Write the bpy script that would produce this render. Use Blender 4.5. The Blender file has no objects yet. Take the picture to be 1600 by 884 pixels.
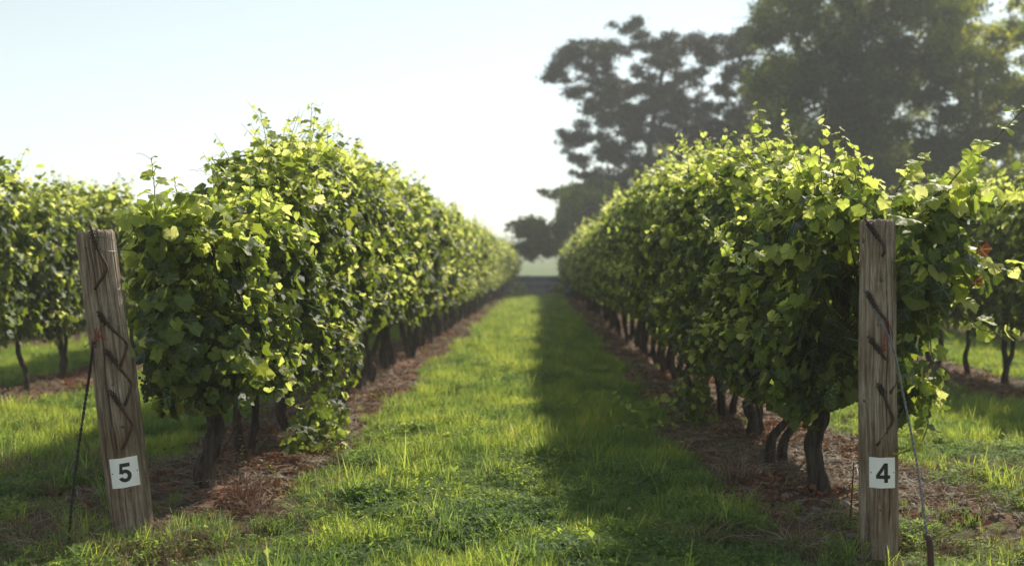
import bpy, math, random
import numpy as np
from mathutils import Vector, Matrix, Quaternion, Euler

# ------------------------------------------------------------------ camera, sky, sun, exposure
S = bpy.context.scene
FPX, CAMZ = 1700.0, 1.25                       # focal length in photo pixels, eye height
SUN_AZ, SUN_EL = math.radians(28.5), math.radians(38.5)
cam = bpy.data.cameras.new('camera'); camo = bpy.data.objects.new('camera', cam)
S.collection.objects.link(camo); S.camera = camo
cam.sensor_width = 36; cam.lens = 36 * FPX / 1600
YAW, PITCH = math.atan(43 / FPX), -math.atan(19 / FPX)
camo.location = (0, 0, CAMZ); camo.rotation_euler = (math.radians(90) + PITCH, 0, YAW)
cam.clip_start = 0.05; cam.clip_end = 3000
cam.dof.use_dof = True; cam.dof.focus_distance = 5.4; cam.dof.aperture_fstop = cam.lens / 1000 / 0.021
W = bpy.data.worlds.new('World'); S.world = W; W.use_nodes = True
wn = W.node_tree.nodes; wn.clear(); wl = W.node_tree.links
sky = wn.new('ShaderNodeTexSky'); sky.sky_type = 'NISHITA'; sky.sun_disc = False
sky.sun_elevation = SUN_EL; sky.sun_rotation = SUN_AZ
sky.air_density = 1.0; sky.dust_density = 0.05; sky.ozone_density = 0.6; sky.altitude = 100
bg = wn.new('ShaderNodeBackground'); bg.inputs[1].default_value = 0.082
wo = wn.new('ShaderNodeOutputWorld'); hs = wn.new('ShaderNodeHueSaturation'); hs.inputs['Saturation'].default_value = .5; hs.inputs['Hue'].default_value = .485; wl.new(sky.outputs[0], hs.inputs['Color']); wt = wn.new('ShaderNodeMix'); wt.data_type = 'RGBA'; wt.blend_type = 'MULTIPLY'; wt.inputs[0].default_value = 1; wt.inputs[7].default_value = (1.0, 1.0, .93, 1); wl.new(hs.outputs[0], wt.inputs[6]); wl.new(wt.outputs[2], bg.inputs[0]); wl.new(bg.outputs[0], wo.inputs[0])
sl = bpy.data.lights.new('sun', 'SUN'); so = bpy.data.objects.new('sun', sl); S.collection.objects.link(so)
sl.energy = 3.4; sl.angle = math.radians(1.5); sl.color = (1.0, 0.92, 0.76)
SD = Vector((math.sin(SUN_AZ) * math.cos(SUN_EL), math.cos(SUN_AZ) * math.cos(SUN_EL), math.sin(SUN_EL)))
so.rotation_euler = SD.to_track_quat('Z', 'Y').to_euler()
so.location = SD * 50
S.view_settings.view_transform = 'Standard'; S.view_settings.look = 'None'
S.view_settings.exposure = 0.95; S.view_settings.gamma = 1.0
S.render.engine = 'CYCLES'
S.cycles.use_denoising = True
S.cycles.max_bounces = 12; S.cycles.transmission_bounces = 8; S.cycles.diffuse_bounces = 8
S.cycles.volume_bounces = 1; S.cycles.transparent_max_bounces = 6
HAZE = 0.0021

rng = np.random.default_rng(7)
random.seed(7)
C = S.collection

ROT = Euler((math.radians(90) + PITCH, 0, YAW)).to_matrix()
def PX(x, y, depth):
    """photo pixel -> point of the place at ground distance depth"""
    d = ROT @ Vector(((x - 800) / FPX, (442 - y) / FPX, -1))
    return Vector((0, 0, CAMZ)) + d * (depth / d.y)

# ------------------------------------------------------------------ scene-graph helpers
def tag(o, label=None, cat=None, group=None, kind=None):
    if label: o['label'] = label
    if cat: o['category'] = cat
    if group: o['group'] = group
    if kind: o['kind'] = kind
    return o
def empty(name, loc, label=None, cat=None, group=None):
    o = bpy.data.objects.new(name, None); C.objects.link(o); o.location = loc
    o.empty_display_size = .1
    return tag(o, label, cat, group)
def link(name, me, parent=None, kind=None):
    o = bpy.data.objects.new(name, me); C.objects.link(o)
    if parent is not None: o.parent = parent
    if kind: o['kind'] = kind
    return o
def mesh(name, V, F, mats, midx=None, smooth=True, uv=None):
    """V (n,3); F list of int arrays (m,k) ; midx per face"""
    me = bpy.data.meshes.new(name)
    V = np.asarray(V, np.float32)
    F = [np.asarray(f, np.int32) for f in F if len(f)]
    me.vertices.add(len(V)); me.vertices.foreach_set('co', V.ravel())
    loops = np.concatenate([f.ravel() for f in F])
    tot = np.concatenate([np.full(len(f), f.shape[1], np.int32) for f in F])
    st = np.concatenate([[0], np.cumsum(tot)[:-1]]).astype(np.int32)
    me.loops.add(len(loops)); me.loops.foreach_set('vertex_index', loops)
    me.polygons.add(len(tot)); me.polygons.foreach_set('loop_start', st); me.polygons.foreach_set('loop_total', tot)
    for m in mats: me.materials.append(m)
    if midx is not None: me.polygons.foreach_set('material_index', np.asarray(midx, np.int32))
    if uv is not None:
        l = me.uv_layers.new(name='leaf'); l.data.foreach_set('uv', np.asarray(uv, np.float32)[loops].ravel())
    me.update(calc_edges=True)
    me.polygons.foreach_set('use_smooth', np.full(len(tot), smooth, bool))
    return me
class MB:
    """collects tubes and sheets into one mesh"""
    def __init__(s): s.V = []; s.Q = []; s.T = []; s.n = 0
    def add(s, V, Q=(), T=()):
        V = np.asarray(V, float).reshape(-1, 3)
        if len(Q): s.Q.append(np.asarray(Q, int) + s.n)
        if len(T): s.T.append(np.asarray(T, int) + s.n)
        s.V.append(V); s.n += len(V)
    def tube(s, path, rad, seg=8, disp=None, cap=True):
        P = np.asarray([tuple(p) for p in path], float); n = len(P)
        R = np.full(n, rad) if np.isscalar(rad) else np.asarray(rad, float)
        T = np.gradient(P, axis=0); T /= np.linalg.norm(T, axis=1)[:, None] + 1e-9
        ref = np.array([1., 0, 0]) if abs(T[0][0]) < .8 else np.array([0, 1., 0])
        N = np.zeros_like(P); a = ref - T[0] * (ref @ T[0]); N[0] = a / np.linalg.norm(a)
        for i in range(1, n):
            a = N[i-1] - T[i] * (N[i-1] @ T[i]); N[i] = a / (np.linalg.norm(a) + 1e-9)
        B = np.cross(T, N)
        th = np.linspace(0, 2 * np.pi, seg, endpoint=False)
        rr = R[:, None] * np.ones(seg)
        if disp is not None: rr = rr * disp(np.arange(n)[:, None] / max(1, n - 1), th[None, :])
        V = P[:, None] + rr[..., None] * (np.cos(th)[None, :, None] * N[:, None] + np.sin(th)[None, :, None] * B[:, None])
        i = np.arange(n - 1)[:, None] * seg; j = np.arange(seg)[None]; k = (j + 1) % seg
        Q = np.stack([i + j, i + k, i + seg + k, i + seg + j], -1).reshape(-1, 4)
        V = V.reshape(-1, 3)
        if cap:
            V = np.vstack([V, P[0], P[-1]]); a = n * seg
            j = np.arange(seg); k = (j + 1) % seg
            T1 = np.stack([k, j, np.full(seg, a)], -1)
            T2 = np.stack([(n-1)*seg + j, (n-1)*seg + k, np.full(seg, a + 1)], -1)
            s.add(V, Q, np.vstack([T1, T2]))
        else: s.add(V, Q)
    def build(s, name, mat, parent=None, kind=None, off=(0, 0, 0), smooth=True):
        V = np.vstack(s.V) - np.asarray(off, float)
        F = []
        if s.Q: F.append(np.vstack(s.Q))
        if s.T: F.append(np.vstack(s.T))
        return link(name, mesh(name, V, F, [mat], smooth=smooth), parent, kind)
def spline(pts, n):
    P = np.asarray([tuple(p) for p in pts], float); m = len(P)
    if m == 2: t = np.linspace(0, 1, n)[:, None]; return P[0] * (1 - t) + P[1] * t
    E = np.vstack([2 * P[0] - P[1], P, 2 * P[-1] - P[-2]])
    u = np.linspace(0, m - 1 - 1e-6, n); i = u.astype(int); f = (u - i)[:, None]
    a, b, c, d = E[i], E[i+1], E[i+2], E[i+3]
    return .5 * ((2*b) + (-a + c) * f + (2*a - 5*b + 4*c - d) * f**2 + (-a + 3*b - 3*c + d) * f**3)
def wob(x, y, z=0., s=1., seed=0.):
    """smooth pseudo noise -1..1"""
    x = np.asarray(x) * s; y = np.asarray(y) * s; z = np.asarray(z) * s
    return (np.sin(x * 1.7 + y * 1.1 + z * 2.3 + seed) + np.sin(-x * 2.9 + y * 2.3 - z * 1.3 + seed * 2.1 + 1)
            + np.sin(x * 4.3 + y * 3.7 + z * 3.1 + seed * 3.7 + 2) * .6 + np.sin(x * 1.1 - y * 6.1 + z * 5.3 + seed * 1.3) * .5) / 2.6
def bumpy(seed, a=.12, k=3, ridges=0, ra=.0):
    r = np.random.default_rng(seed); ph = r.uniform(0, 6.28, 12)
    def f(u, th):
        v = 1 + a * np.sin(th * 2 + ph[0] + u * 5) * np.sin(u * 9 * k / 3 + ph[1]) + a * .8 * np.sin(u * 21 * k / 3 + th + ph[2]) + a * .5 * np.sin(u * 37 + 3 * th + ph[3])
        if ridges: v = v + ra * np.sin(th * ridges + ph[4] + 2 * np.sin(u * 7 + ph[5])) + ra * .6 * np.sin(th * ridges * 1.7 + ph[6] + 3 * np.sin(u * 11 + ph[7]))
        return v
    return f

# ------------------------------------------------------------------ materials
def nt(name):
    m = bpy.data.materials.new(name); m.use_nodes = True; t = m.node_tree; t.nodes.clear()
    return m, t, t.nodes, t.links
def N(t, typ, **kw):
    n = t.nodes.new(typ)
    for k, v in kw.items():
        if k.startswith('i'): n.inputs[int(k[1:])].default_value = v
        else: setattr(n, k, v)
    return n
def math_n(t, op, a, b=None):
    n = t.nodes.new('ShaderNodeMath'); n.operation = op
    for i, v in enumerate((a, b)):
        if v is None: continue
        if isinstance(v, (int, float)): n.inputs[i].default_value = v
        else: t.links.new(v, n.inputs[i])
    return n.outputs[0]
def ramp(t, fac, stops):
    r = t.nodes.new('ShaderNodeValToRGB'); e = r.color_ramp.elements
    while len(e) < len(stops): e.new(.5)
    for el, (p, c) in zip(e, stops): el.position = p; el.color = (*c, 1)
    t.links.new(fac, r.inputs[0]); return r.outputs[0]
def mixc(t, f, a, b, mode='MIX'):
    n = t.nodes.new('ShaderNodeMix'); n.data_type = 'RGBA'; n.blend_type = mode
    for i, v in ((0, f), (6, a), (7, b)):
        if isinstance(v, (int, float)): n.inputs[i].default_value = v
        elif isinstance(v, tuple): n.inputs[i].default_value = (*v, 1)
        else: t.links.new(v, n.inputs[i])
    return n.outputs[2]

def foliage_mat(name, stops_r, stops_t, trans=.45, rough=.42, spec=.5, veins=True, patch=None):
    m, t, n, l = nt(name)
    geo = n.new('ShaderNodeNewGeometry'); oi = n.new('ShaderNodeObjectInfo')
    r = math_n(t, 'FRACT', math_n(t, 'ADD', geo.outputs['Random Per Island'], oi.outputs['Random']))
    cr = ramp(t, r, stops_r); ct = ramp(t, r, stops_t)
    if patch:
        w1, w2 = ((.35, .40, .42), (1.7, 1.4, 1.0)) if patch < 1 else ((.6, .68, .7), (1.25, 1.12, .9))
        tc = n.new('ShaderNodeTexCoord')
        no = N(t, 'ShaderNodeTexNoise', i2=patch); g = n.new('ShaderNodeVectorMath'); g.operation = 'ADD'
        l.new(geo.outputs['Position'], no.inputs['Vector'])
        f = ramp(t, no.outputs[0], [(.38, w1), (.65, w2)])
        cr = mixc(t, 1.0, cr, f, 'MULTIPLY'); ct = mixc(t, 1.0, ct, f, 'MULTIPLY')
    if veins:
        uv = n.new('ShaderNodeUVMap'); uv.uv_map = 'leaf'; sp = n.new('ShaderNodeSeparateXYZ'); l.new(uv.outputs[0], sp.inputs[0])
        a = math_n(t, 'ABSOLUTE', math_n(t, 'ARCTAN2', sp.outputs[0], sp.outputs[1]))
        rad = math_n(t, 'SQRT', math_n(t, 'ADD', math_n(t, 'MULTIPLY', sp.outputs[0], sp.outputs[0]), math_n(t, 'MULTIPLY', sp.outputs[1], sp.outputs[1])))
        d = None
        for ang in (0, .98, 2.05):
            e = math_n(t, 'ABSOLUTE', math_n(t, 'SUBTRACT', a, ang))
            d = e if d is None else math_n(t, 'MINIMUM', d, e)
        d = math_n(t, 'MULTIPLY', d, rad)
        vm = n.new('ShaderNodeMapRange'); vm.inputs[1].default_value = .012; vm.inputs[2].default_value = .045
        vm.inputs[3].default_value = .45; vm.inputs[4].default_value = 0; l.new(d, vm.inputs[0])
        cr = mixc(t, vm.outputs[0], cr, (.22, .30, .12)); ct = mixc(t, vm.outputs[0], ct, (.5, .55, .2))
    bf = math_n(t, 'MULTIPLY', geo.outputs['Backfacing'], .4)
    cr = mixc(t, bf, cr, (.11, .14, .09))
    p = n.new('ShaderNodeBsdfPrincipled'); p.inputs['Roughness'].default_value = rough
    p.inputs['Specular IOR Level'].default_value = spec
    l.new(cr, p.inputs['Base Color'])
    if veins:
        tc2 = n.new('ShaderNodeTexCoord'); nz = N(t, 'ShaderNodeTexNoise', i2=5.0); l.new(uv.outputs[0], nz.inputs['Vector'])
        b = n.new('ShaderNodeBump'); b.inputs['Strength'].default_value = .35; b.inputs['Distance'].default_value = .01
        l.new(nz.outputs[0], b.inputs['Height']); l.new(b.outputs[0], p.inputs['Normal'])
    tr = n.new('ShaderNodeBsdfTranslucent'); l.new(ct, tr.inputs[0])
    mx = n.new('ShaderNodeMixShader'); mx.inputs[0].default_value = trans
    l.new(p.outputs[0], mx.inputs[1]); l.new(tr.outputs[0], mx.inputs[2])
    o = n.new('ShaderNodeOutputMaterial'); l.new(mx.outputs[0], o.inputs[0])
    return m
M = {}
M['leaf'] = foliage_mat('vine_leaf',
    [(0, (.020, .034, .016)), (.35, (.030, .050, .018)), (.7, (.050, .082, .022)), (1, (.09, .13, .032))],
    [(0, (.09, .15, .015)), (.5, (.26, .36, .025)), (1, (.56, .62, .05))], trans=.42, rough=.5, spec=.32)
M['young'] = foliage_mat('young_vine_leaf',
    [(0, (.16, .22, .045)), (.5, (.25, .31, .07)), (1, (.34, .37, .10))],
    [(0, (.60, .74, .10)), (.5, (.82, .88, .18)), (1, (.95, .95, .36))], trans=.62, rough=.5, spec=.35)
M['redleaf'] = foliage_mat('red_leaf', [(0, (.10, .028, .018)), (1, (.14, .05, .025))], [(0, (.13, .03, .015)), (1, (.18, .06, .025))])
M['grass'] = foliage_mat('grass_blade',
    [(0, (.10, .19, .045)), (.5, (.16, .26, .06)), (.85, (.22, .31, .075)), (1, (.32, .31, .13))],
    [(0, (.33, .50, .07)), (.5, (.49, .65, .10)), (.9, (.68, .76, .17)), (1, (.76, .70, .30))], trans=.55, rough=.6, spec=.2, veins=False, patch=1.6)
M['herb'] = foliage_mat('herb_leaf',
    [(0, (.10, .19, .045)), (.5, (.16, .265, .06)), (1, (.23, .33, .08))],
    [(0, (.34, .53, .07)), (1, (.62, .77, .14))], trans=.5, rough=.6, spec=.18, veins=False, patch=1.6)
M['straw'] = foliage_mat('dry_straw',
    [(0, (.14, .08, .055)), (.4, (.25, .16, .115)), (.8, (.38, .27, .20)), (1, (.50, .40, .32))],
    [(0, (.25, .12, .06)), (1, (.4, .28, .15))], trans=.2, rough=.7, spec=.2, veins=False)
M['deadleaf'] = foliage_mat('dead_leaf',
    [(0, (.13, .05, .032)), (.5, (.22, .09, .055)), (.8, (.28, .15, .10)), (1, (.36, .24, .17))],
    [(0, (.22, .08, .04)), (1, (.34, .17, .08))], trans=.18, rough=.7, spec=.2, veins=False)
M['tree'] = foliage_mat('broadleaf_tree_leaf',
    [(0, (.030, .078, .022)), (.6, (.055, .115, .03)), (1, (.11, .16, .04))],
    [(0, (.16, .30, .03)), (1, (.55, .60, .07))], trans=.5, rough=.6, spec=.25, veins=False, patch=.25)
M['pine'] = foliage_mat('pine_needle',
    [(0, (.018, .028, .016)), (.7, (.028, .038, .022)), (1, (.06, .045, .03))],
    [(0, (.05, .07, .03)), (1, (.09, .10, .05))], trans=.15, rough=.7, spec=.2, veins=False, patch=.3)

def bark(name, c1, c2, scale=(9, 9, 2.2), bump=.8, dist=.02, lichen=None):
    m, t, n, l = nt(name)
    tc = n.new('ShaderNodeTexCoord'); mp = n.new('ShaderNodeMapping'); mp.inputs['Scale'].default_value = scale
    l.new(tc.outputs['Object'], mp.inputs[0])
    a = N(t, 'ShaderNodeTexNoise', i2=4.0, i3=8.0, i4=.65); a.inputs['Distortion'].default_value = .6; l.new(mp.outputs[0], a.inputs['Vector'])
    v = N(t, 'ShaderNodeTexNoise', i2=1.3, i3=4.0); l.new(tc.outputs['Object'], v.inputs['Vector'])
    c = ramp(t, a.outputs[0], [(.35, c1), (.68, c2)])
    if lichen: c = mixc(t, math_n(t, 'MULTIPLY', ramp(t, v.outputs[0], [(.5, (0, 0, 0)), (.75, (1, 1, 1))]), .5), c, lichen)
    p = n.new('ShaderNodeBsdfPrincipled'); p.inputs['Roughness'].default_value = .85; p.inputs['Specular IOR Level'].default_value = .25
    l.new(c, p.inputs['Base Color'])
    b = n.new('ShaderNodeBump'); b.inputs['Strength'].default_value = bump; b.inputs['Distance'].default_value = dist
    l.new(a.outputs[0], b.inputs['Height']); l.new(b.outputs[0], p.inputs['Normal'])
    o = n.new('ShaderNodeOutputMaterial'); l.new(p.outputs[0], o.inputs[0]); return m
M['bark'] = bark('vine_bark', (.018, .013, .011), (.12, .095, .08), scale=(9, 9, 1.6), bump=1.0, dist=.03, lichen=(.12, .12, .10))
M['treebark'] = bark('tree_bark', (.05, .04, .033), (.14, .115, .10), scale=(3, 3, .6))
M['cane'] = bark('green_cane', (.09, .11, .035), (.16, .17, .05), bump=.1)
M['brownc'] = bark('brown_cane', (.05, .022, .014), (.12, .06, .035), bump=.2)

def wood():
    m, t, n, l = nt('weathered_post_wood')
    tc = n.new('ShaderNodeTexCoord')
    mp = n.new('ShaderNodeMapping'); mp.inputs['Scale'].default_value = (42, 42, 2.2); l.new(tc.outputs['Object'], mp.inputs[0])
    a = N(t, 'ShaderNodeTexNoise', i2=1.5, i3=9.0, i4=.7); a.inputs['Distortion'].default_value = .5; l.new(mp.outputs[0], a.inputs['Vector'])
    mp2 = n.new('ShaderNodeMapping'); mp2.inputs['Scale'].default_value = (150, 150, 5); l.new(tc.outputs['Object'], mp2.inputs[0])
    f = N(t, 'ShaderNodeTexNoise', i2=1.6, i3=5.0, i4=.6); l.new(mp2.outputs[0], f.inputs['Vector'])
    g = N(t, 'ShaderNodeTexNoise', i2=3.2, i3=6.0, i4=.6); l.new(tc.outputs['Object'], g.inputs['Vector'])
    c = ramp(t, a.outputs[0], [(.32, (.075, .056, .043)), (.48, (.26, .195, .143)), (.68, (.50, .43, .355))])
    c2 = ramp(t, f.outputs[0], [(.33, (.45, .42, .40)), (.55, (1, 1, 1))])
    c = mixc(t, .8, c, c2, 'MULTIPLY')
    gr = ramp(t, g.outputs[0], [(.36, (.66, .58, .50)), (.62, (1.12, 1.14, 1.16))])
    c = mixc(t, 1.0, c, gr, 'MULTIPLY')
    st = ramp(t, g.outputs[0], [(.62, (0, 0, 0)), (.74, (1, 1, 1))])
    c = mixc(t, math_n(t, 'MULTIPLY', st, .35), c, (.20, .21, .15))
    p = n.new('ShaderNodeBsdfPrincipled'); p.inputs['Roughness'].default_value = .82; p.inputs['Specular IOR Level'].default_value = .25
    l.new(c, p.inputs['Base Color'])
    h = math_n(t, 'ADD', a.outputs[0], math_n(t, 'MULTIPLY', f.outputs[0], .6))
    b = n.new('ShaderNodeBump'); b.inputs['Strength'].default_value = .7; b.inputs['Distance'].default_value = .004
    l.new(h, b.inputs['Height']); l.new(b.outputs[0], p.inputs['Normal'])
    o = n.new('ShaderNodeOutputMaterial'); l.new(p.outputs[0], o.inputs[0]); return m
M['wood'] = wood()
def simple(name, c, rough=.6, metal=0., noise=0., ns=30, c2=None, bump=.0):
    m, t, n, l = nt(name)
    p = n.new('ShaderNodeBsdfPrincipled'); p.inputs['Roughness'].default_value = rough; p.inputs['Metallic'].default_value = metal
    p.inputs['Base Color'].default_value = (*c, 1)
    if c2:
        tc = n.new('ShaderNodeTexCoord'); a = N(t, 'ShaderNodeTexNoise', i2=ns, i3=6.0, i4=.6); l.new(tc.outputs['Object'], a.inputs['Vector'])
        l.new(ramp(t, a.outputs[0], [(.35, c), (.68, c2)]), p.inputs['Base Color'])
        if bump:
            b = n.new('ShaderNodeBump'); b.inputs['Strength'].default_value = bump; b.inputs['Distance'].default_value = .01
            l.new(a.outputs[0], b.inputs['Height']); l.new(b.outputs[0], p.inputs['Normal'])
    o = n.new('ShaderNodeOutputMaterial'); l.new(p.outputs[0], o.inputs[0]); return m
M['rust'] = simple('rusty_iron', (.045, .022, .016), .7, .3, c2=(.12, .055, .035), ns=60, bump=.5)
M['wire'] = simple('galvanised_wire', (.16, .16, .17), .5, .7, c2=(.32, .32, .34), ns=80)
M['darkwire'] = simple('dark_wire', (.02, .017, .015), .6, .3)
M['redwire'] = simple('red_wire', (.30, .03, .02), .5)
M['plate'] = simple('white_enamel', (.86, .855, .84), .35, c2=(.92, .915, .90), ns=14)
M['ink'] = simple('black_print', (.012, .012, .013), .4)
M['knot'] = simple('dark_knot', (.055, .035, .025), .9, c2=(.11, .075, .05), ns=70, bump=.6)
M['stone'] = simple('stone', (.16, .13, .115), .9, c2=(.34, .29, .26), ns=11, bump=.5)
M['clod'] = simple('soil_clod', (.10, .065, .05), .95, c2=(.20, .14, .115), ns=25, bump=.6)
M['petal'] = simple('clover_petal', (.62, .42, .42), .8, c2=(.8, .7, .68), ns=200)
M['barrier'] = simple('blue_grey_boards', (.035, .052, .085), .85, c2=(.055, .075, .11), ns=3)
M['gravel'] = simple('pale_gravel', (.28, .28, .27), .95, c2=(.40, .39, .37), ns=9)
M['grape'] = simple('unripe_grape', (.06, .10, .03), .4, c2=(.10, .15, .05), ns=20)

# ------------------------------------------------------------------ the ground
ROWS = {'L1': -1.84, 'R1': 1.55, 'L2': -5.23, 'R2': 4.94, 'L3': -8.62, 'R3': 8.33}
ROWX = np.array(sorted(ROWS.values()))
def soil_amount(x, y):
    """1 on the bare strips under the vines, 0 in the grass"""
    x = np.asarray(x, float); y = np.asarray(y, float)
    w = wob(x, y, 0, 1.3, 4) * .16 + wob(x, y, 0, 4.1, 9) * .07
    d = np.full(x.shape, 9.)
    for rx in ROWX:
        lo, hi = (.50, .42) if abs(rx) > 3 else ((.50, .60) if rx < 0 else (.56, .74))
        d = np.minimum(d, np.maximum(np.abs(x - rx - .0) - np.where(x > rx, lo if rx < 0 else hi, hi if rx < 0 else lo), -1) )
    s = np.clip((.08 - d - w) / .16, 0, 1)
    start = np.clip((y - 4.9 - wob(x, y, 0, 2, 3) * .4) / .9, 0, 1)      # headland in front of the rows is grassed over
    end = np.clip((51.5 - y) / 1.5, 0, 1)
    return s * np.maximum(start, .0) * end
def gz(x, y):
    x = np.asarray(x, float); y = np.asarray(y, float)
    near = np.clip(1 - y / 60, 0, 1)
    z = near * (wob(x, y, 0, .55, 1) * .018 + wob(x, y, 0, 3.3, 2) * .010 + wob(x, y, 0, 9.7, 5) * .006 * (0.4 + soil_amount(x, y)))
    z = z + .035 * soil_amount(x, y)
    return z + np.clip(y - 95, 0, 330) * .028 + np.clip(y - 425, 0, 500) * .004
def ground_mat():
    m, t, n, l = nt('soil_and_turf')
    at = n.new('ShaderNodeAttribute'); at.attribute_name = 'soil'
    geo = n.new('ShaderNodeNewGeometry'); P = geo.outputs['Position']
    a = N(t, 'ShaderNodeTexNoise', i2=9.0, i3=9.0, i4=.68); l.new(P, a.inputs['Vector'])
    b = N(t, 'ShaderNodeTexNoise', i2=1.1, i3=4.0, i4=.6); l.new(P, b.inputs['Vector'])
    d = N(t, 'ShaderNodeTexNoise', i2=40.0, i3=5.0, i4=.7); l.new(P, d.inputs['Vector'])
    soil = ramp(t, a.outputs[0], [(.30, (.085, .050, .036)), (.5, (.19, .118, .086)), (.72, (.34, .235, .185))])
    red = ramp(t, b.outputs[0], [(.45, (1, 1, 1)), (.66, (1.25, .78, .62))])
    soil = mixc(t, 1.0, soil, red, 'MULTIPLY')
    turf = ramp(t, a.outputs[0], [(.3, (.05, .065, .02)), (.6, (.09, .105, .035)), (.8, (.15, .125, .07))])
    sp = n.new('ShaderNodeSeparateXYZ'); l.new(P, sp.inputs[0])
    mr = n.new('ShaderNodeMapRange'); mr.inputs[1].default_value = 60; mr.inputs[2].default_value = 110; l.new(sp.outputs[1], mr.inputs[0])
    far = ramp(t, b.outputs[0], [(.4, (.10, .15, .045)), (.6, (.15, .19, .07))])
    turf = mixc(t, mr.outputs[0], turf, far)
    c = mixc(t, at.outputs['Fac'], turf, soil)
    p = n.new('ShaderNodeBsdfPrincipled'); p.inputs['Roughness'].default_value = .95; p.inputs['Specular IOR Level'].default_value = .15
    l.new(c, p.inputs['Base Color'])
    h = math_n(t, 'ADD', a.outputs[0], math_n(t, 'MULTIPLY', d.outputs[0], .4))
    bp = n.new('ShaderNodeBump'); bp.inputs['Strength'].default_value = .9; bp.inputs['Distance'].default_value = .03
    l.new(h, bp.inputs['Height']); l.new(bp.outputs[0], p.inputs['Normal'])
    o = n.new('ShaderNodeOutputMaterial'); l.new(p.outputs[0], o.inputs[0]); return m
M['ground'] = ground_mat()
xs = np.concatenate([-np.geomspace(520, 10, 22)[:-1], np.linspace(-10, 10, 301), np.geomspace(10, 520, 22)[1:]])
ys = np.concatenate([-np.geomspace(520, 2, 12), np.linspace(1, 16, 260), np.linspace(16.15, 55, 200), np.geomspace(56, 900, 50)])
GX, GY = np.meshgrid(xs, ys)
V = np.stack([GX, GY, gz(GX, GY)], -1).reshape(-1, 3)
nx = len(xs); i, j = np.meshgrid(np.arange(len(ys) - 1), np.arange(nx - 1), indexing='ij'); a = (i * nx + j).ravel()
gm = mesh('ground', V, [np.stack([a, a + 1, a + nx + 1, a + nx], -1)], [M['ground']])
at = gm.attributes.new('soil', 'FLOAT', 'POINT'); at.data.foreach_set('value', soil_amount(GX, GY).ravel().astype(np.float32))
tag(link('ground', gm), 'earth with bare brown strips under the vines and green turf between', 'ground', kind='structure')

# pale track and low barrier at the far end of the alley
mb = MB(); xx = np.linspace(-30, 30, 61)
for k in range(60):
    y0 = 51.1 + .1 * math.sin(xx[k] * .3); y1 = 51.1 + .1 * math.sin(xx[k+1] * .3)
    q = [(xx[k], y0, 0), (xx[k+1], y1, 0), (xx[k+1], y1 + 2.0, 0), (xx[k], y0 + 2.0, 0)]
    mb.add([(p[0], p[1], float(gz(p[0], p[1])) + .03) for p in q], [[0, 1, 2, 3]])
tag(mb.build('track', M['gravel']), 'pale gravel track crossing beyond the far end of the rows', 'track', kind='structure')

# ------------------------------------------------------------------ leaf templates
def outline(npt, serr, r):
    ang = np.array([0, 12, 24, 36, 48, 58, 70, 82, 96, 110, 124, 140, 156, 172])
    rad = np.array([1.0, .90, .82, .77, .84, .90, .82, .75, .72, .79, .77, .69, .62, .32])
    if npt == 'lo': k = [0, 2, 3, 5, 8, 10, 12, 13]; ang, rad = ang[k], rad[k]
    if serr:
        a2, r2 = [], []
        for i in range(len(ang) - 1):
            a2 += [ang[i], (ang[i] * .45 + ang[i+1] * .55)]; r2 += [rad[i], (rad[i] + rad[i+1]) / 2 * (.93 if i % 2 == 0 else .95)]
        a2.append(ang[-1]); r2.append(rad[-1]); ang, rad = np.array(a2), np.array(r2)
    A = np.concatenate([-ang[:0:-1], ang]); R = np.concatenate([rad[:0:-1], rad])
    R = R * (1 + r.uniform(-.05, .05, len(R))); A = np.radians(A + r.uniform(-2, 2, len(A)))
    return A, R
def leaf_shape(seed, hi):
    r = np.random.default_rng(seed)
    A, R = outline('hi' if hi else 'lo', hi, r)
    n = len(A)
    fold = r.uniform(.05, .45); cup = r.uniform(-.35, .15); cu = r.uniform(.05, .4); ph = r.uniform(0, 6.28); wv = r.uniform(.05, .13)
    def bend(x, y):
        rr = np.hypot(x, y); th = np.arctan2(x, y)
        return fold * np.abs(x) + cup * rr ** 2 - cu * np.maximum(y, 0) ** 2 * .6 + wv * rr ** 2 * np.sin(5 * th + ph) + .06 * rr * np.cos(th * 6.2)
    ox, oy = R * np.sin(A), R * np.cos(A)
    if hi:
        mx, my = ox * .52, oy * .52
        X = np.concatenate([[0], mx, ox]); Y = np.concatenate([[0], my, oy])
        i = np.arange(n - 1)
        T = np.stack([np.zeros(n - 1, int), 1 + i + 1, 1 + i], -1)
        Q = np.stack([1 + i, 2 + i, 1 + n + i + 1, 1 + n + i], -1)
        F = [T, Q]
    else:
        X = np.concatenate([[0], ox]); Y = np.concatenate([[0], oy]); i = np.arange(n - 1)
        F = [np.stack([np.zeros(n - 1, int), 2 + i, 1 + i], -1)]
    V = np.stack([X, Y, bend(X, Y)], -1)
    return V, F, np.stack([X, Y], -1)
LO = [leaf_shape(100 + k, False) for k in range(10)]
HI = [leaf_shape(200 + k, True) for k in range(14)]
HIM = {c: [mesh('leaf', v, f, [M[c]], uv=u) for v, f, u in HI] for c in ('leaf', 'young', 'redleaf')}

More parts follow.
